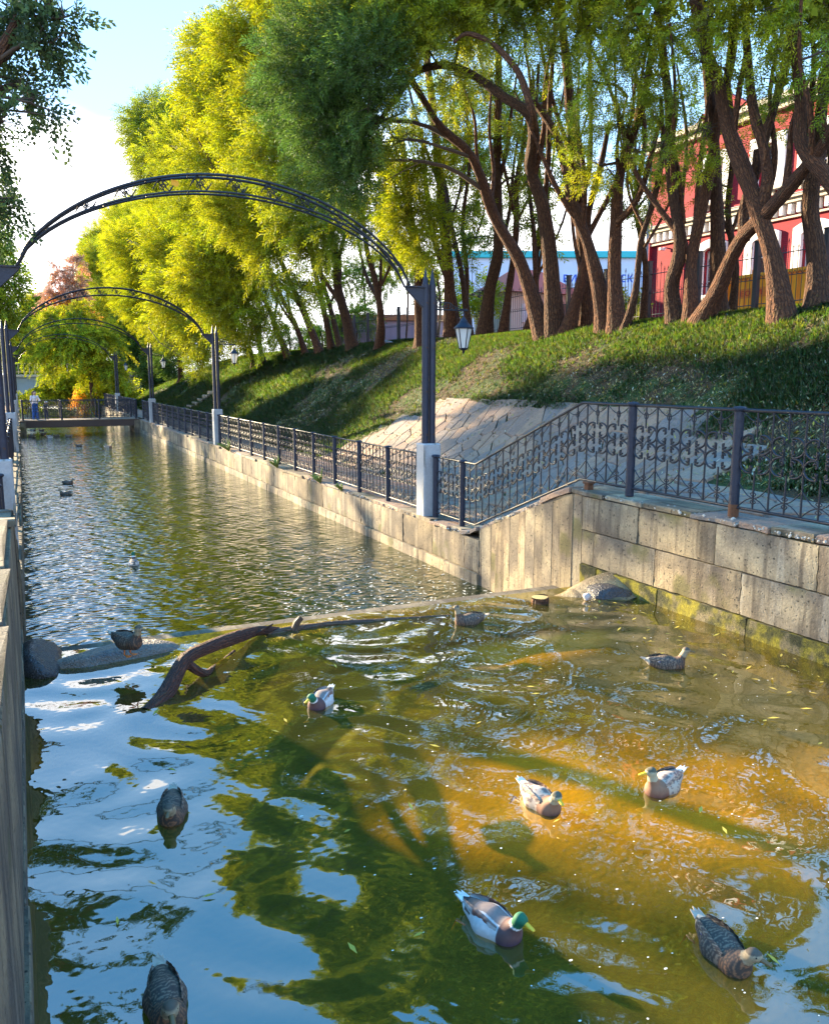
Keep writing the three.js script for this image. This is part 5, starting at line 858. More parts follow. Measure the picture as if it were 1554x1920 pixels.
// ---- low buildings beyond the fence
{
  const c = onD(985, 560, 48), t = thing('lodge', 'small lodge with a red hipped roof behind the fence', 'building', [c.x, 5.4, c.z], -YAW + 0.5);
  mesh('wall', box(4.6, 2.5, 3.6, 0, 1.25, 0), std({ color: lin(0.55, 0.47, 0.40), roughness: 0.85 }), t); mesh('roof', flat([[-2.7, 2.5, 2.2], [2.7, 2.5, 2.2], [2.7, 2.5, -2.2], [-2.7, 2.5, -2.2], [-0.9, 4.0, 0], [0.9, 4.0, 0]], [[0, 1, 5, 4], [1, 2, 5], [2, 3, 4, 5], [3, 0, 4], [3, 2, 1, 0]]), std({ color: lin(0.42, 0.10, 0.06), roughness: 0.8 }), t);
  const w = mesh('window', box(1.1, 1.0, 0.08, -1.0, 1.4, 1.82), whitePaint, t); mesh('pane', box(0.9, 0.8, 0.06, -1.0, 1.4, 1.84), windowGlass, w); const dr = mesh('door', box(0.9, 2.0, 0.08, 1.0, 1.0, 1.82), timber, t); mesh('handle', box(0.03, 0.12, 0.06, 0.65, 1.0, 1.88), greyMetal, dr);
  const c2 = onD(725, 630, 64), s = thing('garage_row', 'low pink and brick garage row behind the slatted fence', 'building', [c2.x, 5.2, c2.z], -YAW + 0.1);
  mesh('wall', box(9, 2.5, 4, 0, 1.2, -2), std({ color: lin(0.50, 0.36, 0.42), roughness: 0.85 }), s); mesh('roof', box(9.4, 0.45, 4.4, 0, 2.6, -2, 0.03), std({ color: lin(0.55, 0.20, 0.08), roughness: 0.8 }), s);
  for (const x of [-3, 0, 3]) { const d = mesh('door', box(2.3, 2.0, 0.06, x, 1.0, 0.02), std({ color: lin(0.42, 0.30, 0.38), roughness: 0.7 }), s); mesh('handle', box(0.06, 0.2, 0.06, x + 0.9, 1.0, 0.06), greyMetal, d); }
  const c3 = onD(1090, 575, 55), k = thing('kiosk', 'pale kiosk with a grey roof seen between the trunks', 'building', [c3.x, 5.6, c3.z], -YAW - 0.2);
  mesh('wall', box(3.4, 2.6, 3, 0, 1.3, -1.5), std({ color: lin(0.62, 0.66, 0.74), roughness: 0.8 }), k); mesh('roof', flat([[-2, 2.6, 0.4], [2, 2.6, 0.4], [2, 2.6, -3.4], [-2, 2.6, -3.4], [0, 3.7, -1.5]], [[0, 1, 4], [1, 2, 4], [2, 3, 4], [3, 0, 4], [3, 2, 1, 0]]), std({ color: lin(0.22, 0.18, 0.15), roughness: 0.8 }), k);
  const kw = mesh('window', box(1.2, 1.1, 0.06, 0.5, 1.5, 0.02), whitePaint, k); mesh('pane', box(1.0, 0.9, 0.05, 0.5, 1.5, 0.04), windowGlass, kw);
}
// lamp pole with a ring bracket beside the red house
{
  const p = onD(1207, 590, 38), t = thing('utility_pole', 'thin grey pole with a ring bracket beside the red house corner', 'pole', [p.x, 5.4, p.z]);
  mesh('shaft', tube([V(0, 0, 0), V(0, 9.5, 0)], 0.07, 10), greyMetal, t); mesh('ring', new THREE.TorusGeometry(0.3, 0.05, 8, 20).translate(-0.1, 4.6, 0), greyMetal, t);
}
// ---- road bridge closing the view
{
  const Z = -92, t = thing('road_bridge', 'grey-blue concrete road bridge with a low arch at the far end', 'bridge', [0, 0, Z]), s = new THREE.Shape([[-30, -0.6], [60, -0.6], [60, 3.5], [-30, 3.5]].map(([a, b]) => new THREE.Vector2(a, b))), a = new THREE.Path();
  a.moveTo(-0.4, -0.5); a.lineTo(-0.4, 0.2); for (let i = 0; i <= 16; i++) { const k = i / 16, an = Math.PI * (1 - k); a.lineTo(3.1 + Math.cos(an) * 3.5, 0.2 + Math.sin(an) * 2.4); } a.lineTo(6.6, -0.5); a.closePath(); s.holes.push(a);
  mesh('span', boxUV(new THREE.ExtrudeGeometry(s, { depth: 26, bevelEnabled: false }).translate(0, 0, -26)), std({ color: lin(0.30, 0.37, 0.42), roughness: 0.85, bumpMap: scaled(concreteBump, 0.5), bumpScale: 0.03 }), t);
  mesh('cornice', box(90, 0.22, 0.4, 15, 3.42, 0.1, 0.02), stoneTrim, t);
  mesh('rail', [box(90, 0.08, 0.08, 15, 4.6, -0.2), box(90, 0.06, 0.06, 15, 3.8, -0.2)], std({ color: lin(0.5, 0.40, 0.22), roughness: 0.7 }), t);
  for (let x = -8; x < 22; x += 0.5) mesh('baluster', box(0.05, 1.0, 0.05, x, 4.1, -0.2), stoneTrim, t);
}

// ================================================================ ducks, people, driftwood
function sdfGeo(f, lo, hi, cell, colour) {              // skin of a distance field, coloured by place
  const mid = lo.clone().add(hi).multiplyScalar(0.5), half = Math.max(hi.x - lo.x, hi.y - lo.y, hi.z - lo.z) / 2 * 1.04, res = Math.max(16, Math.ceil(2 * half / cell)), mc = new MarchingCubes(res, featherMat, false, false, 60000), p = V(0, 0, 0);
  mc.isolation = 0;
  for (let k = 0; k < res; k++) for (let j = 0; j < res; j++) for (let i = 0; i < res; i++) { p.set((i - res / 2) / (res / 2) * half, (j - res / 2) / (res / 2) * half, (k - res / 2) / (res / 2) * half).add(mid); mc.field[i + j * res + k * res * res] = -f(p); }
  mc.update();
  const n = mc.count, pos = new Float32Array(n * 3), nor = new Float32Array(n * 3), col = new Float32Array(n * 3), e = cell * 0.4;
  for (let i = 0; i < n; i++) {
    p.set(mc.positionArray[3 * i], mc.positionArray[3 * i + 1], mc.positionArray[3 * i + 2]).multiplyScalar(half).add(mid); pos.set([p.x, p.y, p.z], 3 * i);
    const q = p.clone(), g = V(0, 0, 0); for (const a of ['x', 'y', 'z']) { q[a] += e; const u = f(q); q[a] -= 2 * e; g[a] = u - f(q); q[a] += e; } g.normalize(); nor.set([g.x, g.y, g.z], 3 * i); col.set(colour(p, g), 3 * i);
  }
  const g = new THREE.BufferGeometry(); g.setAttribute('position', new THREE.BufferAttribute(pos, 3)); g.setAttribute('normal', new THREE.BufferAttribute(nor, 3)); g.setAttribute('color', new THREE.BufferAttribute(col, 3));
  // outward faces
  const a = V(0, 0, 0).fromArray(pos, 0), b = V(0, 0, 0).fromArray(pos, 3), c = V(0, 0, 0).fromArray(pos, 6), fn = b.clone().sub(a).cross(c.clone().sub(a)); if (n && fn.dot(V(nor[0], nor[1], nor[2])) < 0) for (const arr of [pos, nor, col]) for (let t = 0; t < n; t += 3) for (let k = 0; k < 3; k++) { const s = arr[3 * t + 3 + k]; arr[3 * t + 3 + k] = arr[3 * t + 6 + k]; arr[3 * t + 6 + k] = s; }
  return g;
}
const cone = (a, b, ra, rb) => { const d = b.clone().sub(a), l2 = d.lengthSq(); return (p) => { const h = clamp(p.clone().sub(a).dot(d) / l2); return p.distanceTo(a.clone().addScaledVector(d, h)) - lerp(ra, rb, h); }; };
const smin = (a, b, k) => { const h = clamp(0.5 + 0.5 * (b - a) / k); return lerp(b, a, h) - k * h * (1 - h); };
const featherMat = std({ vertexColors: true, roughness: 0.75 }), billY = std({ color: lin(0.80, 0.45, 0.015), roughness: 0.45 }), billB = std({ color: lin(0.16, 0.09, 0.03), roughness: 0.5 }), footMat = std({ color: lin(0.75, 0.18, 0.02), roughness: 0.6 }), eyeMat = std({ color: lin(0.01, 0.01, 0.01), roughness: 0.15 }), tailWhite = std({ color: lin(0.72, 0.68, 0.62), roughness: 0.8 });
// plumage by place on the body; x forward, y up from the water, z to the side
const plumage = {
  drake: (p, hd) => {
    const n = fbm(p.x * 60, p.y * 60, p.z * 60, 2), k = 0.85 + 0.3 * n;
    if (hd > 0.62) return [0.008 * k, 0.11 * k + 0.02 * n, 0.055 * k]; if (hd > 0.5) return [0.75, 0.72, 0.68];
    if (p.x > 0.085) return mix3([0.11, 0.05, 0.045], [0.06, 0.03, 0.06], ss(0.06, 0.0, p.y)).map((c) => c * k);
    if (p.x < -0.185) return Math.abs(p.z) < 0.028 && p.y > 0.06 ? [0.015, 0.014, 0.018] : [0.7, 0.66, 0.6];
    if (p.x < -0.13 && p.y > 0.07) return [0.10 * k, 0.075 * k, 0.06 * k];
    if (p.y > 0.095 && Math.abs(p.z) < 0.05) return [0.20 * k, 0.15 * k, 0.13 * k];
    return [0.52 * k, 0.49 * k, 0.47 * k];
  },
  hen: (p, hd) => {
    const fu = p.x * 46 + 1.5 * n3(p.x * 30, p.z * 30, p.y * 30), fv = Math.atan2(p.z, p.y - 0.02) * 5.6 + 0.9 * n3(p.x * 26, p.z * 26, 5), row = Math.floor(fu), fw = fv + 0.5 * (row & 1), du = fu - row, dv = fw - Math.floor(fw) - 0.5, dd = Math.hypot(1 - du, dv * 1.3), m = hd > 0.5 ? ss(0.4, 0.7, fbm(p.x * 160, p.y * 160, p.z * 160, 2)) : ss(0.70, 0.9, dd) * (0.6 + 0.4 * n3(p.x * 90, p.y * 90, p.z * 90)), f = 0.85 + 0.3 * n3(p.x * 150, p.y * 150, p.z * 150);
    if (hd > 0.5) return mix3([0.33, 0.25, 0.15], [0.07, 0.05, 0.035], hd > 0.86 ? 0.9 : 0.25 * m).map((c) => c * f);
    if (p.x < -0.2) return [0.46 * f, 0.38 * f, 0.28 * f];
    return mix3([0.05, 0.033, 0.024], p.x > 0.07 ? [0.27, 0.12, 0.055] : [0.23, 0.155, 0.10], m).map((c) => c * f);
  },
  moult: (p, hd) => {
    const s = fbm(p.x * 40 + 9, p.y * 40, p.z * 60, 3), k = 0.85 + 0.3 * s;
    if (hd > 0.5) return (hd > 0.82 ? [0.10, 0.085, 0.05] : [0.42, 0.35, 0.22]).map((c) => c * k);
    if (p.x < -0.185) return [0.62 * k, 0.58 * k, 0.52 * k]; if (p.x > 0.06) return mix3([0.27, 0.13, 0.07], [0.12, 0.05, 0.04], ss(0.08, 0.0, p.y)).map((c) => c * k);
    return mix3([0.50, 0.38, 0.28], [0.17, 0.12, 0.10], ss(0.5, 0.6, s)).map((c) => c * k);
  },
};
const duckCache = new Map();
function duckParts(kind, pose, cell) {
  const key = kind + pose.join() + cell; if (duckCache.has(key)) return duckCache.get(key);
  const [reach, lift, turn] = pose, neck0 = V(0.125, 0.075, 0), head = V(0.135 + reach * Math.cos(turn), 0.10 + lift, reach * Math.sin(turn)), fwd = V(Math.cos(turn * 1.35), -0.06, Math.sin(turn * 1.35)).normalize(), crownP = head.clone().addScaledVector(fwd, 0.018);
  const parts = [cone(V(0.10, 0.035, 0), V(-0.04, 0.038, 0), 0.078, 0.088), cone(V(-0.04, 0.038, 0), V(-0.17, 0.062, 0), 0.086, 0.045), cone(V(-0.15, 0.06, 0), V(-0.245, 0.085, 0), 0.045, 0.014)], nk = cone(neck0, head, 0.046, 0.029), hd = cone(head, crownP, 0.034, 0.027);
  const f = (p0) => { const p = p0.clone(); p.z *= 0.90; let d = parts[0](p); d = smin(d, parts[1](p), 0.05); d = smin(d, parts[2](p), 0.04); d = smin(d, nk(p), 0.035); d = smin(d, hd(p), 0.02); return d; };
  const colour = (p) => { const t = p.clone().sub(neck0).dot(head.clone().sub(neck0)) / head.distanceToSquared(neck0), near = Math.min(nk(p), hd(p)) < 0.012; let h = near ? clamp(t, 0, 0.75) : 0; if (hd(p) < 0.01) h = Math.max(h, p.y > head.y + 0.012 ? 0.9 : 0.75); return plumage[kind](p, h); };
  const body = sdfGeo(f, V(-0.27, -0.06, -0.16), V(0.27, 0.30, 0.16), cell, colour);
  // bill
  const bp = []; for (let i = 0; i <= 6; i++) { const t = i / 6; bp.push([crownP.clone().addScaledVector(fwd, 0.018 + t * 0.062).add(V(0, -0.006 - 0.010 * t, 0)), lerp(0.016, 0.013, t) * (t > 0.9 ? 0.7 : 1), lerp(0.014, 0.005, t)]); }
  const side = V(-fwd.z, 0, fwd.x).normalize(), pos = [], idx = [], R = 8; bp.forEach(([c, w, h]) => { for (let k = 0; k < R; k++) { const a = k / R * 6.2832, q = c.clone().addScaledVector(side, Math.cos(a) * w).add(V(0, Math.sin(a) * h, 0)); pos.push(q.x, q.y, q.z); } });
  for (let i = 0; i < 6; i++) for (let k = 0; k < R; k++) { const a = i * R + k, b = i * R + (k + 1) % R; idx.push(a, b, a + R, b, b + R, a + R); } for (let k = 1; k + 1 < R; k++) idx.push(6 * R, 6 * R + k, 6 * R + k + 1);
  const bill = new THREE.BufferGeometry(); bill.setAttribute('position', new THREE.Float32BufferAttribute(pos, 3)); bill.setIndex(idx); bill.computeVertexNormals();
  // folded wing: an upper shell of overlapping feathers, pointed to the rear
  const wing = (s) => {
    const g = grid(26, 10, (u, v) => { const x = lerp(0.075, -0.215, u), a = lerp(-0.75, 1.0, v), taper = Math.pow(Math.sin(Math.PI * clamp(u * 0.86 + 0.12)), 0.7), w = 0.050 * taper + 0.004, row = 0.0025 * Math.abs(Math.sin(u * 22 + v * 3)); return [x, 0.075 + 0.028 * u + Math.sin(a) * w * 0.95 + row, s * (0.058 * (1 - 0.55 * u * u) + Math.cos(a) * w * 0.55 + row)]; }), p = g.attributes.position, c = new Float32Array(p.count * 3);
    for (let i = 0; i < p.count; i++) {
      const u = (i % 27) / 26, v = Math.floor(i / 27) / 10, n = n3(u * 30, v * 14, 3), sc = Math.sin(u * 40 + Math.sin(v * 16) * 1.6); let col;
      if (kind === 'drake') col = v > 0.72 ? [0.20, 0.15, 0.13] : v > 0.36 ? (u > 0.2 && u < 0.62 ? [0.17, 0.07, 0.05] : [0.42, 0.39, 0.37]) : [0.58, 0.55, 0.53];
      else if (kind === 'hen') col = u > 0.52 && u < 0.64 && v < 0.35 ? [0.06, 0.06, 0.38] : u > 0.64 && u < 0.68 && v < 0.4 ? [0.65, 0.6, 0.55] : sc > 0.62 ? [0.30, 0.22, 0.15] : [0.075, 0.055, 0.045];
      else col = v > 0.55 ? (sc > 0.3 ? [0.46, 0.32, 0.22] : [0.20, 0.13, 0.10]) : u > 0.45 ? [0.09, 0.075, 0.08] : [0.44, 0.33, 0.26];
      c.set(col.map((k) => k * (0.8 + 0.4 * n)), 3 * i);
    }
    g.setAttribute('color', new THREE.BufferAttribute(c, 3)); return g;
  };
  const tail = (() => { const sh = [[-0.20, 0], [-0.225, 0.034], [-0.285, 0.026], [-0.262, 0.010], [-0.30, 0.0], [-0.262, -0.010], [-0.285, -0.026], [-0.225, -0.034]]; const v = []; for (const y of [0.006, -0.004]) sh.forEach(([x, z]) => v.push([x, 0.082 + y - (x + 0.2) * 0.25, z])); const n = sh.length, f2 = [[...Array(n).keys()].reverse(), [...Array(n).keys()].map((i) => i + n)]; for (let i = 0; i < n; i++) { const j = (i + 1) % n; f2.push([i, j, j + n, i + n]); } return flat(v, f2); })();
  const eyes = [-1, 1].map((s) => new THREE.SphereGeometry(0.0045, 8, 6).translate(...crownP.clone().addScaledVector(fwd, 0.006).addScaledVector(side, s * 0.0265).add(V(0, 0.008, 0)).toArray()));
  const out = { body, bill, wings: [wing(1), wing(-1)], tail, eyes }; duckCache.set(key, out); return out;
}
const foot = (() => mergeGeometries([tube([V(0, 0.0, 0), V(-0.005, -0.055, 0)], 0.006, 6), flat([[-0.005, -0.056, 0], [0.055, -0.06, 0.026], [0.062, -0.06, 0], [0.055, -0.06, -0.026], [-0.005, -0.062, 0], [0.055, -0.064, 0.026], [0.062, -0.064, 0], [0.055, -0.064, -0.026]], [[0, 1, 2], [0, 2, 3], [4, 6, 5], [4, 7, 6], [0, 4, 5, 1], [3, 7, 4, 0], [1, 5, 6, 2], [2, 6, 7, 3]])].map(plainGeo)))();
function duck(kind, label, tailPx, headPx, level, o = {}) {
  const a = onY(...tailPx, level), b = onY(...headPx, level), d = b.clone().sub(a), turn = o.turn ?? Math.atan2(-d.z, d.x), mid = a.clone().lerp(b, o.mid ?? 0.46), P = duckParts(kind, o.pose || [0.055, 0.085, 0], o.cell || 0.0075), s = o.s || 0.83;
  const t = thing('duck', label, 'duck', [mid.x, level - 0.012 + (o.up || 0), mid.z], turn, 'ducks on the canal'); t.scale.setScalar(s); if (o.tilt) t.rotation.z = o.tilt;
  const bodyM = mesh('body', P.body, featherMat, t); P.eyes.forEach((g) => mesh('eye', g, eyeMat, bodyM)); mesh('bill', P.bill, kind === 'hen' ? billB : billY, t); P.wings.forEach((g) => mesh('wing', g, wingMat, t)); mesh('tail', P.tail, kind === 'hen' ? std({ color: lin(0.42, 0.34, 0.26), roughness: 0.8 }) : tailWhite, t);
  if (o.feet === 'stand') for (const z of [-0.04, 0.04]) { const m = mesh('foot', foot, footMat, t); m.position.set(-0.01, -0.035, z); m.scale.setScalar(1.25); }
  if (o.feet === 'paddle') { const m = mesh('foot', foot, footMat, t); m.position.set(-0.16, -0.012, 0.07); m.rotation.z = -1.9; m.rotation.y = 0.5; }
  return t;
}
const wingMat = std({ vertexColors: true, roughness: 0.7, side: THREE.DoubleSide });
duck('drake', 'green-headed drake with white flanks swimming at bottom centre', [880, 1712], [985, 1778], POOL, { feet: 'paddle', pose: [0.05, 0.07, 0] });
duck('hen', 'mottled brown hen duck at bottom right facing down', [1322, 1755], [1400, 1838], POOL, { pose: [0.06, 0.05, -0.5], feet: 'paddle' });
duck('moult', 'buff-headed drake with yellow bill in sunlit water', [985, 1488], [1050, 1535], POOL, { feet: 'paddle', pose: [0.05, 0.07, 0.15] });
duck('moult', 'pale duck preening with its head raised, right of the sunlit drake', [1272, 1462], [1206, 1500], POOL, { pose: [0.02, 0.10, 0.5] });
duck('hen', 'dark hen duck on the blue sky reflection at left', [326, 1492], [320, 1570], POOL, { pose: [0.055, 0.06, 0.1] });
duck('drake', 'drake with pale flank and yellow bill near the driftwood branch', [618, 1305], [582, 1338], POOL, { pose: [0.055, 0.05, 0.2] });
duck('hen', 'brown hen duck gliding beside the sunny stained wall', [1218, 1248], [1290, 1250], POOL, { pose: [0.05, 0.10, 0] });
duck('hen', 'rusty-breasted hen duck sitting in the shallows on the dam', [905, 1166], [845, 1172], POOL, { pose: [0.02, 0.12, 0.3], up: 0.01 });
duck('hen', 'hen duck standing on orange legs on the flat boulder', [225, 1232], [262, 1240], POOL + 0.1, { pose: [0.03, 0.10, -0.3], feet: 'stand', up: 0.145, turn: -0.95 });
duck('hen', 'streaked hen duck cut off by the bottom edge of the frame', [302, 1840], [325, 1950], POOL, { pose: [0.05, 0.05, 0] });
duck('drake', 'lone dark duck on the lower canal above the boulder', [253, 1064], [250, 1052], WATER, { cell: 0.012, pose: [0.05, 0.12, 0] });
duck('hen', 'front one of the two ducks far up the canal at left', [132, 928], [114, 928], WATER, { cell: 0.012 });
duck('hen', 'rear one of the two ducks far up the canal at left', [122, 907], [136, 907], WATER, { cell: 0.012 });
duck('moult', 'pale duck alone in the middle of the far canal', [196, 839], [214, 839], WATER, { cell: 0.012 });
duck('hen', 'small duck left of the pale one on the far canal', [152, 837], [144, 837], WATER, { cell: 0.012 });
const flock = [[60, 818], [72, 820], [83, 815], [95, 819], [105, 821], [118, 818], [130, 820], [141, 819], [90, 808], [63, 808]], fr = mulberry(83), nth = ['first', 'second', 'third', 'fourth', 'fifth', 'sixth', 'seventh', 'eighth'];
flock.forEach(([x, y], i) => duck(fr() < 0.5 ? 'drake' : 'hen', i < 8 ? `tiny far duck below the footbridge, ${nth[i]} from the left in the front line` : i === 8 ? 'tiny duck in shade under the footbridge, right of two' : 'tiny duck in shade under the footbridge, left of two', [x - 6, y], [x + (fr() < 0.5 ? 6 : -18), y], WATER, { cell: 0.012 }));

// ---- driftwood
{
  const Z = (x, y, z) => onZ(x, y, z), t = thing('driftwood_branch', 'thick curved reddish branch leaning out of the water onto the dam', 'branch');
  const p = [Z(276, 1342, -6.5), Z(312, 1300, -6.72), Z(345, 1240, -7.0), Z(385, 1216, -7.3), Z(440, 1196, -7.65), Z(490, 1182, -7.95), Z(540, 1186, -8.05)];
  const wood = std({ map: scaled(barkMap, 3, 0.8), bumpMap: scaled(barkBump, 3, 0.8), bumpScale: 0.02, color: lin(0.75, 0.42, 0.36), roughness: 0.8 });
  mesh('stem', trunkTube(p, 0.07, 0.05, 5, false), wood, t); mesh('twig', tube(smoothPath([Z(478, 1190, -7.85), Z(500, 1178, -7.8), Z(512, 1170, -7.75)], 6), (u) => lerp(0.02, 0.006, u), 6), wood, t);
  mesh('side_branch', trunkTube([Z(345, 1240, -7.0), Z(380, 1262, -7.02), Z(405, 1250, -7.3), Z(440, 1222, -7.6)], 0.04, 0.02, 9, false), wood, t);
  const l = thing('sunken_log', 'grey log lying along the dam lip with a broken stub', 'log'), grey = std({ map: scaled(barkMap, 2, 0.6), bumpMap: scaled(barkBump, 2, 0.6), bumpScale: 0.02, color: lin(0.95, 0.9, 0.85), roughness: 0.6 });
  mesh('stem', trunkTube([V(2.1, POOL - 0.01, -7.98), V(2.7, POOL, -8.02), V(3.4, POOL - 0.015, -7.92), V(4.1, POOL - 0.03, -7.8)], 0.045, 0.03, 11, false), grey, l);
  const a = onY(552, 1182, POOL); mesh('stub', trunkTube([a, a.clone().add(V(0.03, 0.08, 0)), a.clone().add(V(0.075, 0.13, 0.01))], 0.045, 0.03, 13, false), grey, l);
}
// ---- specks of seed fluff on the water
{
  const r = mulberry(91), g = new THREE.CircleGeometry(1, 6).rotateX(-Math.PI / 2), n = 900, im = new THREE.InstancedMesh(g, std({ color: lin(0.75, 0.72, 0.62), roughness: 0.8 }), n), m = new THREE.Matrix4();
  for (let i = 0; i < n; i++) { const pool = r() < 0.5, x = pool ? lerp(1.2, 6.3, r()) : lerp(3.2, 6.4, r()), z = pool ? lerp(-7.9, -1.5, Math.pow(r(), 1.3)) : lerp(-10.6, -16, r() * r()), s = (pool ? 0.004 : 0.011) * (0.5 + r()); m.makeScale(s * (1 + r()), 1, s); m.setPosition(x, (pool ? POOL : WATER) + 0.009, z); im.setMatrixAt(i, m); }
  im.name = 'floating_fluff'; im.userData = { kind: 'stuff', label: 'pale specks of seed fluff floating on the water', category: 'fluff' }; im.receiveShadow = true; scene.add(im);
}
// ---- small fixtures
{
  const st = thing('stone_steps', 'flight of small concrete steps climbing the far bank', 'steps'), a = onY(335, 770, 1.2), b = V(11.2, 2.7, -50.5);
  for (let i = 0; i < 9; i++) { const x = lerp(8.7, 11.0, i / 8), z = -53.5 + i * 0.22; mesh('step', boxUV(box(0.34, 0.22, 1.5, x, groundY(x, z) + 0.04, z, 0.012)), concrete[0], st); }
  const stub = thing('pipe_stub', 'rusty square stub set in the wall corner at the top of the ramp', 'stub', onX(1103, 922, XR + 0.1).toArray()); mesh('stem', box(0.09, 0.13, 0.09, 0, 0.05, 0, 0.008), rust, stub); mesh('collar', box(0.12, 0.03, 0.12, 0, 0.12, 0, 0.006), rust, stub);
  const lb = onZ(66, 437, ZA[0] - 0.11); lb.y -= 0.02; const k = thing('spotlight', 'small round lamp under the left end of the nearest arch', 'lamp', lb.toArray()); mesh('bulb', new THREE.SphereGeometry(0.04, 12, 8), iron, k); mesh('bracket', bar(V(0, 0, 0), V(-0.02, 0.1, 0), 0.012, 6), iron, k);
  const lf = onZ(327, 343, ZA[0] + 0.11), lm = mesh('maple_leaf', flat([[0, 0.01, 0.02], [0.05, 0.03, 0.03], [0.07, -0.02, 0.03], [0.03, -0.06, 0.03], [-0.05, -0.03, 0.025], [-0.05, 0.04, 0.03]].map(([x, y, z]) => [x, y, z]), [[0, 1, 2], [0, 2, 3], [0, 3, 4], [0, 4, 5], [0, 5, 1]]), phys({ color: lin(0.75, 0.33, 0.02), roughness: 0.8, side: THREE.DoubleSide })); lm.position.copy(lf); tag(lm, 'single orange leaf caught on the nearest arch', 'leaf');
  const rk = onX(724, 648, 14.3); boulder('stone', 'small brown stone on the crest before the slatted fence', 'stone', [rk.x, groundY(rk.x, rk.z) + 0.05, rk.z], [0.35, 0.2, 0.3], 0.4, 21, rockMat);
}
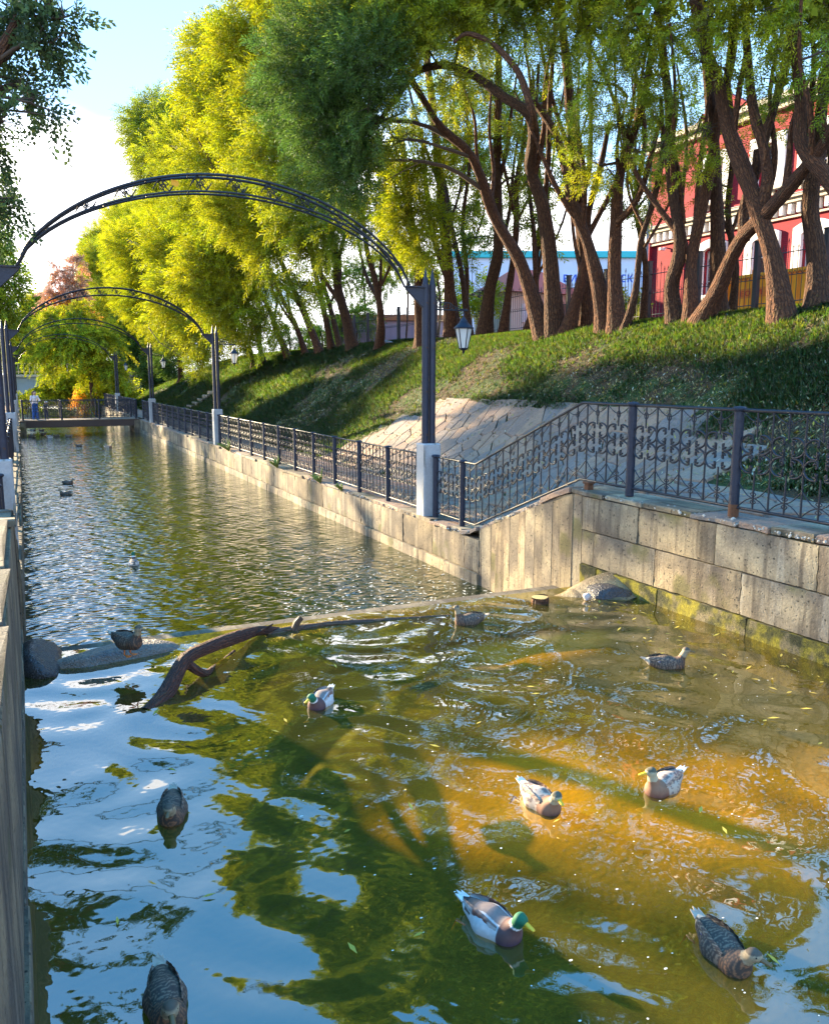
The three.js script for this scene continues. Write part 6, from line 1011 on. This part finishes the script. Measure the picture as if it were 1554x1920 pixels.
// ---- people
function person(label, pos, turn, H, joints, radii, bones, colour, extra) {
  const t = thing('person', label, 'person', pos, turn), J = joints, k = H / 1.68;
  const fs = bones.map(([a, b]) => cone(V(...J[a]), V(...J[b]), radii[a], radii[b]));
  const f = (p) => { let d = 1e3; for (const q of fs) d = smin(d, q(p), 0.035); return d; };
  const m = mesh('body', sdfGeo(f, V(-0.55, -0.02, -0.45), V(0.55, 1.75, 0.45), 0.022, colour), std({ vertexColors: true, roughness: 0.85 }), t); t.scale.setScalar(k); if (extra) extra(t); return t;
}
const skin = [0.55, 0.34, 0.25];
{
  const R = { hip: 0.125, chest: 0.13, neck: 0.05, head: 0.085, top: 0.088, sL: 0.06, eL: 0.045, hL: 0.032, sR: 0.06, eR: 0.045, hR: 0.032, pL: 0.095, kL: 0.09, fL: 0.085, pR: 0.095, kR: 0.09, fR: 0.085, tL: 0.03, tR: 0.03 };
  const J = { hip: [0, 0.95, 0], chest: [0, 1.27, 0.01], neck: [0, 1.43, 0.02], head: [0.01, 1.54, 0.04], top: [0.01, 1.59, 0.03], sL: [-0.17, 1.36, 0], eL: [-0.24, 1.10, 0.03], hL: [-0.18, 0.92, 0.1], sR: [0.17, 1.36, 0], eR: [0.27, 1.13, 0.08], hR: [0.08, 1.02, 0.2], pL: [-0.08, 0.90, 0], kL: [-0.09, 0.48, 0], fL: [-0.10, 0.07, 0], pR: [0.08, 0.90, 0], kR: [0.10, 0.48, 0.02], fR: [0.11, 0.07, 0.02], tL: [-0.10, 0.03, 0.13], tR: [0.12, 0.03, 0.15] };
  const bones = [['hip', 'chest'], ['chest', 'neck'], ['neck', 'head'], ['head', 'top'], ['chest', 'sL'], ['sL', 'eL'], ['eL', 'hL'], ['chest', 'sR'], ['sR', 'eR'], ['eR', 'hR'], ['hip', 'pL'], ['pL', 'kL'], ['kL', 'fL'], ['fL', 'tL'], ['hip', 'pR'], ['pR', 'kR'], ['kR', 'fR'], ['fR', 'tR']];
  const wp = onZ(68, 787, -53.6);
  person('woman in a white top and wide blue jeans on the footbridge', [wp.x, PATH + 0.03, -53.6], 0.3, 1.66, J, R, bones, (p) => p.y > 1.44 ? skin : p.y > 0.97 ? (p.y < 1.04 && p.z > 0.14 ? skin : [0.72, 0.66, 0.68]) : p.y > 0.90 && Math.abs(p.x) > 0.155 ? skin : p.y > 0.055 ? [0.025, 0.10, 0.34] : [0.6, 0.6, 0.62], (t) => {
    const hair = mesh('hair', sdfGeo((p) => Math.max(smin(cone(V(0.0, 1.56, -0.015), V(0, 1.61, 0.0), 0.118, 0.105)(p), cone(V(-0.01, 1.52, -0.05), V(-0.04, 1.28, -0.07), 0.085, 0.05)(p), 0.05), -(p.distanceTo(V(0.015, 1.53, 0.145)) - 0.085)), V(-0.2, 1.15, -0.2), V(0.2, 1.75, 0.2), 0.02, () => [0.12, 0.06, 0.035]), std({ vertexColors: true, roughness: 0.7 }), t);
    for (const s of [-1, 1]) mesh('eye', new THREE.SphereGeometry(0.012, 8, 6).translate(0.012 + s * 0.032, 1.555, 0.122), eyeMat, t);
    mesh('belt', new THREE.TorusGeometry(0.132, 0.012, 6, 20).rotateX(Math.PI / 2).translate(0, 0.96, 0), eyeMat, t);
  });
  const cp = onZ(88, 786, -53.4), C = { ...J, head: [0, 1.56, 0.10], neck: [0, 1.42, 0.06], top: [0, 1.62, 0.09], chest: [0, 1.25, 0.04], hL: [-0.12, 1.06, 0.28], eL: [-0.22, 1.12, 0.14], hR: [0.12, 1.06, 0.28], eR: [0.22, 1.12, 0.14] }, CR = { ...R, hip: 0.12, chest: 0.13, head: 0.11, top: 0.115, kL: 0.06, fL: 0.045, kR: 0.06, fR: 0.045, pL: 0.08, pR: 0.08 };
  person('small child in dark clothes and white cap leaning on the bridge rail', [cp.x, PATH + 0.03, -53.5], 0.5, 1.06, C, CR, bones, (p) => p.y > 1.46 ? skin : p.y > 0.9 ? (p.z > 0.22 ? skin : [0.035, 0.045, 0.06]) : p.y > 0.06 ? [0.03, 0.04, 0.09] : [0.5, 0.5, 0.5], (t) => { mesh('cap', [new THREE.SphereGeometry(0.132, 14, 8, 0, 6.2832, 0, 1.7).translate(0, 1.62, 0.09), new THREE.CylinderGeometry(0.12, 0.12, 0.012, 14).scale(1, 1, 0.8).translate(0, 1.62, 0.20)], std({ color: lin(0.75, 0.73, 0.75), roughness: 0.85 }), t); for (const s of [-1, 1]) mesh('eye', new THREE.SphereGeometry(0.014, 8, 6).translate(s * 0.04, 1.56, 0.208), eyeMat, t); });
  const bp = onY(1, 806, PATH), B = { ...J, fL: [-0.10, 0.07, 0.16], tL: [-0.10, 0.03, 0.28], kL: [-0.09, 0.48, 0.10], fR: [0.11, 0.07, -0.16], tR: [0.11, 0.03, -0.03], eR: [0.25, 1.10, -0.06], hR: [0.27, 0.88, 0.02] }, BR = { ...R, kL: 0.065, fL: 0.05, kR: 0.065, fR: 0.05 };
  person('walker in an orange jacket and blue jeans on the left path', [bp.x, PATH, bp.z], 2.4, 1.7, B, BR, bones, (p) => p.y > 1.44 ? skin : p.y > 0.88 ? (p.y < 0.96 && Math.abs(p.x) > 0.15 ? skin : [0.85, 0.22, 0.01]) : p.y > 0.06 ? [0.04, 0.09, 0.28] : [0.1, 0.1, 0.1], (t) => { mesh('hair', new THREE.SphereGeometry(0.105, 14, 8, 0, 6.2832, 0, 1.8).rotateX(-0.3).translate(0.01, 1.585, 0.02), std({ color: lin(0.10, 0.06, 0.03), roughness: 0.8 }), t); });
}
renderer.render(scene, camera);
